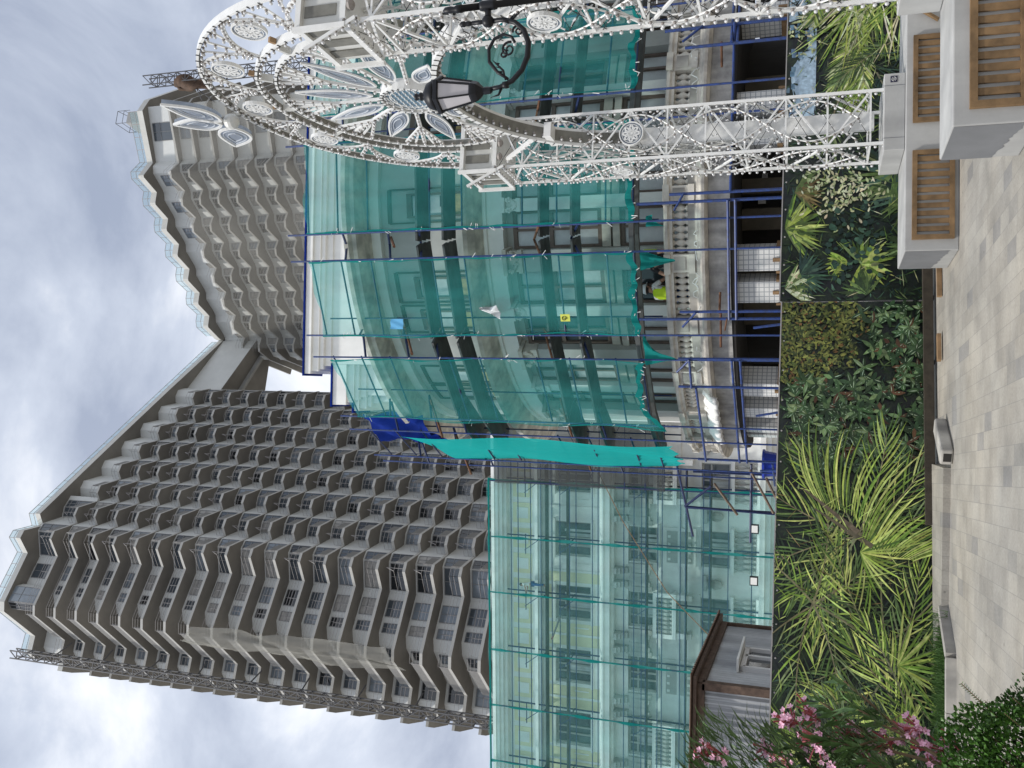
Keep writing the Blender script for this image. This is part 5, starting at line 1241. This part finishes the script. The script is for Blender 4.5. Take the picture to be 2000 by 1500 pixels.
def paint_left(P):
    scatter(P,0,900,1525,1838,900,lambda P,s,z:leaf(P,s,z,rg.uniform(0,6.3),rg.uniform(.05,.2),rg.uniform(.008,.02),var(rg.choice(DARK),.4),n=2))
    scatter(P,0,900,1525,1838,1500,lambda P,s,z:leaf(P,s,z,rg.uniform(0,6.3),rg.uniform(.06,.22),rg.uniform(.006,.014),var(rg.choice(DARK+DARK+MID+BLUEG),.45),n=2))
    # feathery olive conifer at the top right
    for (X,Y,r) in [(880,1560,40),(860,1600,45),(830,1580,42),(800,1560,40),(850,1640,36),(810,1650,34),(780,1610,30),(890,1650,34),(770,1550,30),(840,1540,38),(870,1680,28),(745,1590,24),(895,1530,30)]:
        for _ in range(int(r*3.2)):
            a=rg.uniform(0,6.3); q=r*math.sqrt(rg.random()); s,z=Q(X+q*math.cos(a),Y+q*math.sin(a)*1.1); k=rg.random()
            c=srgb(120,124,62) if k>.66 else srgb(92,100,50) if k>.4 else srgb(52,62,34) if k>.1 else srgb(104,78,44)
            leaf(P,s,z,rg.uniform(0,6.3),rg.uniform(.04,.1),rg.uniform(.012,.022),var(c,.3),n=2)
    # glossy big-leaf whorls
    for _ in range(230):
        X=rg.uniform(585,900);Y=rg.uniform(1545,1830)
        if X>760 and Y<1690: X=rg.uniform(600,760)
        s,z=Q(X,Y); whorl(P,s,z,rg.randint(4,7),rg.uniform(.10,.22),[srgb(46,70,40),srgb(58,84,52),srgb(34,54,34),srgb(80,104,66),srgb(40,60,36),srgb(52,76,46),srgb(110,132,88),srgb(62,90,54),srgb(84,58,40)] )
    # coconut palms: three crowns with long drooping fronds
    def crown(X,Y,angs,L,ll,cols,n=22):
        s,z=Q(X,Y)
        for a in angs: frond(P,s,z,R(a)+rg.uniform(-.06,.06),L*rg.uniform(.8,1.1),n,ll*rg.uniform(.85,1.1),cols,bend=rg.choice((-.35,.3,.45)),w=.0115,droop=.25)
    crown(330,1640,range(0,360,60),1.7,.5,DARK+MID,14)
    crown(240,1740,range(10,370,60),1.6,.5,DARK+MID,14)
    crown(450,1685,(20,70,100,128,150,-20,-50,-75),1.45,.62,LIME+MID,15)
    crown(310,1600,(165,205,245,300,340,40),1.5,.55,MID+LIME,15)
    crown(190,1745,(215,262,300,330,30,150),1.6,.6,LIME+MID,15)
    crown(60,1790,(30,60,95,130,10),1.4,.5,LIME+DARK); crown(-110,1690,range(0,360,36),1.5,.5,LIME+MID); crown(-260,1740,range(10,370,40),1.4,.5,MID+LIME)
    scatter(P,-380,0,1530,1835,500,lambda P,s,z:leaf(P,s,z,rg.uniform(0,6.3),rg.uniform(.06,.25),rg.uniform(.006,.014),var(rg.choice(DARK+MID),.45),n=2))
    s,z=Q(455,1640)
    for k in range(26):        # curved sweep of long bright leaflets
        t=k/33; x,y=Q(520-60*t,1600+150*t); leaf(P,x,y,R(42-84*t)+rg.uniform(-.05,.05),rg.uniform(.8,1.45),.013,var(rg.choice(LIME)),bend=-.55,n=8)
    for k in range(26):
        t=k/25; x,y=Q(430-20*t,1690+100*t); leaf(P,x,y,R(-8-52*t),rg.uniform(.6,1.2),.012,var(rg.choice(LIME)),bend=-.4,n=6)
    for k in range(16): x,y=Q(420,1690); leaf(P,x,y,R(-30-9*k),rg.uniform(.6,1.05),.014,var(rg.choice(LIME)),bend=.25,n=6)
    for k in range(18): x,y=Q(200,1760); leaf(P,x,y,R(-160+9*k),rg.uniform(.5,.95),.015,var(rg.choice(LIME)),bend=rg.uniform(-.3,.3),n=6)
    for (X,Y,a,L) in ((540,1575,-128,.95),(500,1600,-122,.9)): s,z=Q(X,Y); P.strip([(s+math.cos(R(a))*L*q/8,z+math.sin(R(a))*L*q/8) for q in range(9)],[.012+.003*q for q in range(9)],var(srgb(96,88,70),.2))
    scatter(P,0,560,1530,1835,160,lambda P,s,z:leaf(P,s,z,rg.uniform(0,6.3),rg.uniform(.1,.35),.006,var(rg.choice(LIME+TAN),.3),n=2))
def paint_right(P):
    s0,z0=Q(1480,1535)
    for X0,X1 in ((1260,1500),): 
        a,b=Q(X0,1520),Q(X1,1585); P.poly([(a[0],b[1]),(b[0],b[1]),(b[0],a[1]),(a[0],a[1])],srgb(165,188,205))
        for k in range(26): s,z=Q(rg.uniform(X0,X1),rg.uniform(1524,1580)); P.poly([(s,z),(s+.10,z),(s+.10,z+.07),(s,z+.07)],var(srgb(110,140,165),.2))
    scatter(P,900,1500,1525,1838,700,lambda P,s,z:leaf(P,s,z,rg.uniform(0,6.3),rg.uniform(.05,.2),rg.uniform(.008,.02),var(rg.choice(DARK+BLUEG),.4),n=2))
    scatter(P,900,1500,1525,1838,1000,lambda P,s,z:leaf(P,s,z,rg.uniform(0,6.3),rg.uniform(.06,.22),rg.uniform(.006,.014),var(rg.choice(DARK+BLUEG+MID),.45),n=2) if Q(1255,0)[0]>s or z<1.75 else None)
    for (X,Y,a0,a1,n,L,cols,w) in ((1052,1524,-150,-10,26,.62,LIME+MID,.030),(1120,1545,-140,-30,18,.5,MID+TAN,.026),(935,1528,-130,-20,18,.46,PALE+MID,.026),(960,1560,-170,0,18,.45,BLUEG,.024),(980,1690,-200,40,24,.48,LIME+MID,.030),(985,1660,60,150,12,.32,LIME,.03),(1150,1760,40,190,22,.75,BLUEG+MID,.030),(1110,1800,20,150,18,.7,BLUEG+MID,.03),(920,1700,-40,120,14,.4,MID+DARK,.03),(1010,1790,10,120,12,.4,MID,.025)):
        s,z=Q(X,Y); fan(P,s,z,R(a0),R(a1),n,L,w,cols)
    for (X,Y,n) in ((1110,1640,110),(1150,1600,60),(1120,1690,60),(1430,1560,50)):      # pale small-leaved shrub
        for _ in range(n): s,z=Q(X+rg.gauss(0,22),Y+rg.gauss(0,26)); leaf(P,s,z,rg.uniform(-.6,3.6),rg.uniform(.05,.10),rg.uniform(.012,.02),var(rg.choice(PALE)),n=3)
    scatter(P,950,1100,1620,1740,70,lambda P,s,z:leaf(P,s,z,rg.uniform(0,6.3),rg.uniform(.06,.12),rg.uniform(.03,.05),var(rg.choice(BLUEG),.3),n=4))
    for (X,Y,a,L,b,c) in ((1440,1700,150,1.3,.3,LIME+PALE),(1420,1660,190,1.4,-.3,LIME+PALE),(1460,1740,140,1.5,.4,MID+LIME),(1380,1700,165,1.2,.3,LIME),(1470,1640,205,1.5,-.4,LIME+PALE),(1400,1760,120,1.1,.3,MID),(1480,1700,95,1.0,.4,MID+PALE),(1340,1720,200,1.0,.5,BLUEG+MID),(1300,1640,160,.9,.4,MID)):
        s,z=Q(X,Y); frond(P,s,z,R(a),L,22,.42,c,bend=b,w=.013,spread=.75)
    for (X,Y,a,L,b) in ((1600,1650,150,1.5,.4),(1650,1720,120,1.4,.3),(1560,1600,220,1.2,-.3),(1680,1580,200,1.2,.3)): s,z=Q(X,Y); frond(P,s,z,R(a),L,22,.45,MID+LIME,bend=b,w=.013)
    scatter(P,1480,1700,1530,1835,400,lambda P,s,z:leaf(P,s,z,rg.uniform(0,6.3),rg.uniform(.06,.25),rg.uniform(.006,.014),var(rg.choice(DARK+MID),.45),n=2))
    for k in range(60): s,z=Q(1480-rg.uniform(0,20),1640+rg.uniform(0,150)); leaf(P,s,z,R(rg.uniform(120,215)),rg.uniform(.5,1.2),.013,var(rg.choice(LIME+PALE)),bend=rg.uniform(-.3,.3),n=5)
    for k in range(50): s,z=Q(1260+rg.uniform(-60,120),1810+rg.uniform(-30,20)); leaf(P,s,z,R(rg.uniform(50,150)),rg.uniform(.4,.9),.012,var(rg.choice(BLUEG+MID)),bend=rg.uniform(-.3,.3),n=5)
    scatter(P,900,1500,1540,1835,150,lambda P,s,z:leaf(P,s,z,rg.uniform(0,6.3),rg.uniform(.08,.3),.006,var(rg.choice(PALE+LIME),.3),n=2))
hoarding('left printed vinyl banner of drooping coconut palms and glossy dark leaves',-2.2,6.36,.05,2.13,paint_left)
hoarding('right printed vinyl banner of fan palms and pale shrubs, passing behind the arch',6.38,14.5,.05,2.16,paint_right)
mb=MB(); hbox(mb,3.1,8.6,.02,.16,.04,.17); tag(mb.build('timber_beam','dark_timber'),'long dark timber beam lying at the foot of the hoarding','beam')
mb=MB(); hbox(mb,3.0,8.5,.0,.015,.0,.06); 
tag(MB().box((-.62,12.75,.13),(.09,1.0,.05),R(88)).build('offcut','timber') if False else MB().beam((.42,13.35,.045),(.78,13.45,.045),.10,.05).build('timber_offcut','timber'),'small pale timber offcut on the paving below the hoarding','offcut')
tag(MB().beam((1.3,13.5,.04),(1.75,13.62,.04),.07,.06).build('timber_offcut','timber'),'short reddish timber offcut near the end of the long planter','offcut')
cb=thing('kerb_block','worn concrete kerb block with a square socket lying askew before the hoarding','block',(-.62,12.55,0))
mb=MB(); T=Matrix.Translation(V(-.62,12.55,.075))@Matrix.Rotation(R(62),4,'Z'); mb.box(None,(.80,.22,.15),mx=T); o=mb.build('block','concrete',cb); b_=o.modifiers.new('b','BEVEL'); b_.width=.03; b_.segments=3
mb=MB(); T2=Matrix.Translation(V(-.62,12.55,.075))@Matrix.Rotation(R(62),4,'Z')@Matrix.Translation(V(-.402,0,-.005)); mb.box(None,(.012,.11,.09),mx=T2); mb.build('socket','dark_inside',cb)
# ------------------------------------------------------------------ corrugated cabin
SH=thing('site_cabin','grey corrugated metal site cabin with rusty trim standing behind the hoarding','cabin',(-5.2,16,0))
def corr(mb,p,q,z0,z1,nrm,pitch=.12,amp=.018):
    p=V(*p,0);q=V(*q,0);L=(q-p).length;d=(q-p)/L;n=V(*nrm,0);k=int(L/pitch*6)
    f=lambda u,v:tuple(p+d*(u*L)+n*(amp*max(-1,min(1,1.6*math.sin(u*L/pitch*2*PI))))+V(0,0,z0+(z1-z0)*v))
    mb.grid(f,k,1)
w_=MB(); corr(w_,(-9.6,16.0),(-5.2,16.0),.1,3.38,(0,-1)); corr(w_,(-5.2,16.0),(-5.2,20.2),.1,3.38,(1,0)); w_.box((-7.4,18.1,1.7),(4.3,4.1,3.2)); w_.build('wall','shed_metal',SH)
tr=MB(); tr.box((-5.19,15.99,1.75),(.14,.14,3.3)); tr.box((-5.17,18.1,3.42),(.10,4.3,.12)); tr.box((-7.4,15.97,3.42),(4.5,.10,.12)); tr.box((-5.18,20.22,1.75),(.1,.1,3.3)); tr.build('corner_trim','shed_rust',SH)
rf=MB(); rf.prism([(-10,15.8),(-5.0,15.8),(-5.0,20.45),(-10,20.45)],3.485,3.54); 
rf.grid(lambda u,v:(-10.05+5.12*u,15.72+4.8*v,3.57+.018*math.sin(v*4.8/.13*2*PI)),2,220); rf.build('roof','shed_rust',SH)
wn=MB(); y0,y1=17.05,18.3; wn.add([(-5.150,y0+.1,1.6),(-5.150,y1-.1,1.6),(-5.150,y1-.1,2.72),(-5.150,y0+.1,2.72)],[(0,1,2,3)],1)
for a,b in (((y0,1.5),(y0,2.8)),((y1,1.5),(y1,2.8)),((y0,2.8),(y1,2.8)),((y0,1.5),(y1,1.5)),(((y0+y1)/2+.1,1.5),((y0+y1)/2+.1,2.8))): wn.beam((-5.14,a[0],a[1]),(-5.14,b[0],b[1]),.09,.09,0)
f=wn.build('window',['pvc_white','dark_glass'],SH)
mb=MB(); mb.prism([(-5.17,y0-.18),(-4.93,y0-.18),(-4.93,y1+.18),(-5.17,y1+.18)],2.86,2.90); mb.build('window_hood','plaster_white',f)
# ------------------------------------------------------------------ oleander and boxwood
def quadleaf(mb,p,d,L,w,up,m=0,fold=.25):
    d=d.normalized(); s=d.cross(up); s=s.normalized() if s.length>.05 else V(1,0,0); n=s.cross(d)
    a=p; b=p+d*L*.5+n*L*.04; c=p+d*L-n*L*.06
    mb.add([a,b+s*w+n*w*fold,b,b-s*w+n*w*fold,c],[(0,1,2),(0,2,3),(1,4,2),(2,4,3)],m)
def oleander():
    rg=random.Random(31); t=thing('oleander_bush','tall oleander bush with pink flower clusters and narrow dark leaves at the lower left','bush',(-2.5,5.7,0))
    st=MB();lf=MB(); tips=[]
    base=V(-2.62,5.7,0)
    def br(p,d,L,r,lvl):
        q=p+d*L+V(rg.gauss(0,.03),rg.gauss(0,.03),0); st.tube([p,(p+q)/2+V(rg.gauss(0,.02),rg.gauss(0,.02),.01),q],[r,r*.85,r*.7],5)
        if lvl==0: tips.append((q,d,p)); return
        for _ in range(rg.choice((2,3,3))):
            dd=(d+V(rg.gauss(0,.38),rg.gauss(0,.38),rg.gauss(.12,.15))).normalized(); br(q,dd,L*rg.uniform(.62,.85),r*.68,lvl-1)
    for k in range(15):
        a=rg.uniform(0,6.3); p=base+V(rg.uniform(-.55,.45),rg.uniform(-.45,.45),0)
        br(p,V(math.cos(a)*.28,math.sin(a)*.28,1).normalized(),rg.uniform(.62,.9),.018,2)
    fl=[]
    for q,d,p0 in tips:
        n=rg.randint(26,38)
        for i in range(n):
            u=rg.random(); p=lerp(p0,q,u*.75+.25); a=rg.uniform(0,6.3); o_=V(math.cos(a),math.sin(a),0)
            dd=(o_*rg.uniform(.5,1)+d*rg.uniform(.3,1.1)+V(0,0,.15)).normalized()
            quadleaf(lf,V(*p),dd,rg.uniform(.11,.20),rg.uniform(.009,.015),V(0,0,1))
        if rg.random()<.30: fl.append((q+d*.05,d))
    st.build('stems','stem',t); lf.build('foliage','leaf_oleander',t)
    fl.sort(key=lambda f:-(f[0].x*.8+f[0].z*.3-f[0].y*.5)); fl=fl[:48]
    # clusters that face the open side: near the silhouette against the banner
    for (x,z) in ((-1.80,1.74),(-1.84,1.70),(-1.79,1.62),(-1.83,1.58),(-1.86,1.42),(-1.84,1.35),(-1.80,1.10),(-1.78,1.05),(-1.84,1.20),(-1.86,1.02),(-1.90,.92),(-1.83,.86),(-1.95,.84),(-2.05,1.0),(-1.98,1.3),(-2.0,1.62),(-2.04,1.86),(-2.06,2.12),(-2.15,2.2),(-2.1,1.5)):
        fl.append((V(x-.09+rg.uniform(-.02,.02),5.5+rg.uniform(-.12,.12),z),V(.3,-.4,.8).normalized()))
        st2=V(x,5.5,z); 
    for q,d in fl:
        mb=MB(); 
        for i in range(rg.randint(7,15)):
            o_=V(rg.gauss(0,.038),rg.gauss(0,.038),rg.gauss(0,.03)); c=q+o_; ax_=(d*.6+o_*12+V(.2,-.5,.2)+V(rg.gauss(0,.3),rg.gauss(0,.3),rg.gauss(0,.3))).normalized(); u=ax_.orthogonal().normalized(); v=ax_.cross(u)
            mb.tube([q-d*.04,(q+c)/2-ax_*.012,c],[.003,.003,.006],5,1)
            for k in range(5):
                t_=2*PI*k/5; e=u*math.cos(t_)+v*math.sin(t_); f_=u*math.cos(t_+.62)+v*math.sin(t_+.62); g_=u*math.cos(t_-.5)+v*math.sin(t_-.5); r_=rg.uniform(.016,.023)
                mb.add([c,c+f_*r_*.75+ax_*.008,c+e*r_*1.1+ax_*.012,c+g_*r_*.8+ax_*.007],[(0,1,2,3)],0)
        for i in range(4): o_=V(rg.gauss(0,.03),rg.gauss(0,.03),.02); mb.tube([q-d*.04,q+o_+d*.05],[.003,.005],4,1)
        mb.build('flower_cluster',['petal','bud'],t)
    # leaves that dress the added clusters
    mb=MB()
    for _ in range(1500):
        z=rg.uniform(.5,2.25); p=V(-2.12-.1*abs(z-1.4)+rg.uniform(-.35,.16),5.5+rg.uniform(-.2,.25),z); a=rg.uniform(-1.2,1.4)
        quadleaf(mb,p,V(math.cos(a)*.8,rg.uniform(-.5,.4),.4+rg.uniform(-.5,.7)),rg.uniform(.10,.19),rg.uniform(.009,.014),V(0,0,1))
    for _ in range(900):
        a=rg.uniform(0,6.3); q=rg.uniform(.25,.62); p=base+V(q*math.cos(a),q*math.sin(a)*.8,rg.uniform(.15,1.5)); quadleaf(mb,p,V(math.cos(a)*.7,math.sin(a)*.7,rg.uniform(.1,1)),rg.uniform(.11,.19),rg.uniform(.010,.015),V(0,0,1))
    mb.build('outer_foliage','leaf_oleander',t)
oleander()
def boxwood():
    rg=random.Random(8); t=thing('boxwood_shrub','rounded dark green boxwood shrub with small leaves in the lower corner, before the paving','shrub',(-1.95,5.2,0)); lf=MB(); st=MB()
    c=V(-2.13,5.15,.10); rad=V(.66,.55,.80)
    for _ in range(34): 
        a=rg.uniform(0,6.3); e=rg.uniform(.2,1.4); d=V(math.cos(a)*math.cos(e),math.sin(a)*math.cos(e),math.sin(e)); st.tube([V(c.x,c.y,0),c+V(d.x*rad.x*.5,d.y*rad.y*.5,d.z*rad.z*.55),c+V(d.x*rad.x*.95,d.y*rad.y*.95,d.z*rad.z*.95)],[.012,.007,.003],4)
    lump=lambda d:1+.13*math.sin(d.x*7+d.z*4)+.10*math.sin(d.y*9-d.z*6+1)+.07*math.sin(d.z*13+d.x*5)
    for _ in range(27000):
        a=rg.uniform(0,6.3); e=math.asin(rg.uniform(-.1,1)); d=V(math.cos(a)*math.cos(e),math.sin(a)*math.cos(e),math.sin(e)); k=lump(d)*(1-abs(rg.gauss(0,.09)))
        p=c+V(d.x*rad.x*k,d.y*rad.y*k,d.z*rad.z*k); dd=(d+V(rg.gauss(0,.5),rg.gauss(0,.5),rg.gauss(.2,.5))).normalized()
        quadleaf(lf,p,dd,rg.uniform(.020,.034),rg.uniform(.009,.014),V(rg.gauss(0,.4),rg.gauss(0,.4),1))
    for _ in range(46):      # stray shoots
        a=rg.uniform(0,6.3); e=rg.uniform(.1,1.4); d=V(math.cos(a)*math.cos(e),math.sin(a)*math.cos(e),math.sin(e)); k=lump(d)*.97; p=c+V(d.x*rad.x*k,d.y*rad.y*k,d.z*rad.z*k); g=(d+V(.2,0,.5)).normalized(); L=rg.uniform(.05,.13); st.tube([p,p+g*L],[.003,.002],4)
        for q in range(int(L/.012)): 
            for sd in (1,-1): quadleaf(lf,p+g*(q*.012),(g*.5+g.orthogonal()*sd).normalized(),.020,.007,V(0,0,1))
    for k in range(1):
        p=V(-1.62,5.05,.72); g=V(.45,.02,.5).normalized(); st.tube([p,p+g*.22],[.003,.002],4)
        for q in range(18):
            for sd in (1,-1): quadleaf(lf,p+g*(q*.0125),(g*.5+V(-.5,0,.6)*sd).normalized(),.018,.007,V(0,0,1))
    st.build('stems','stem',t); lf.build('foliage','leaf_box',t)
boxwood()
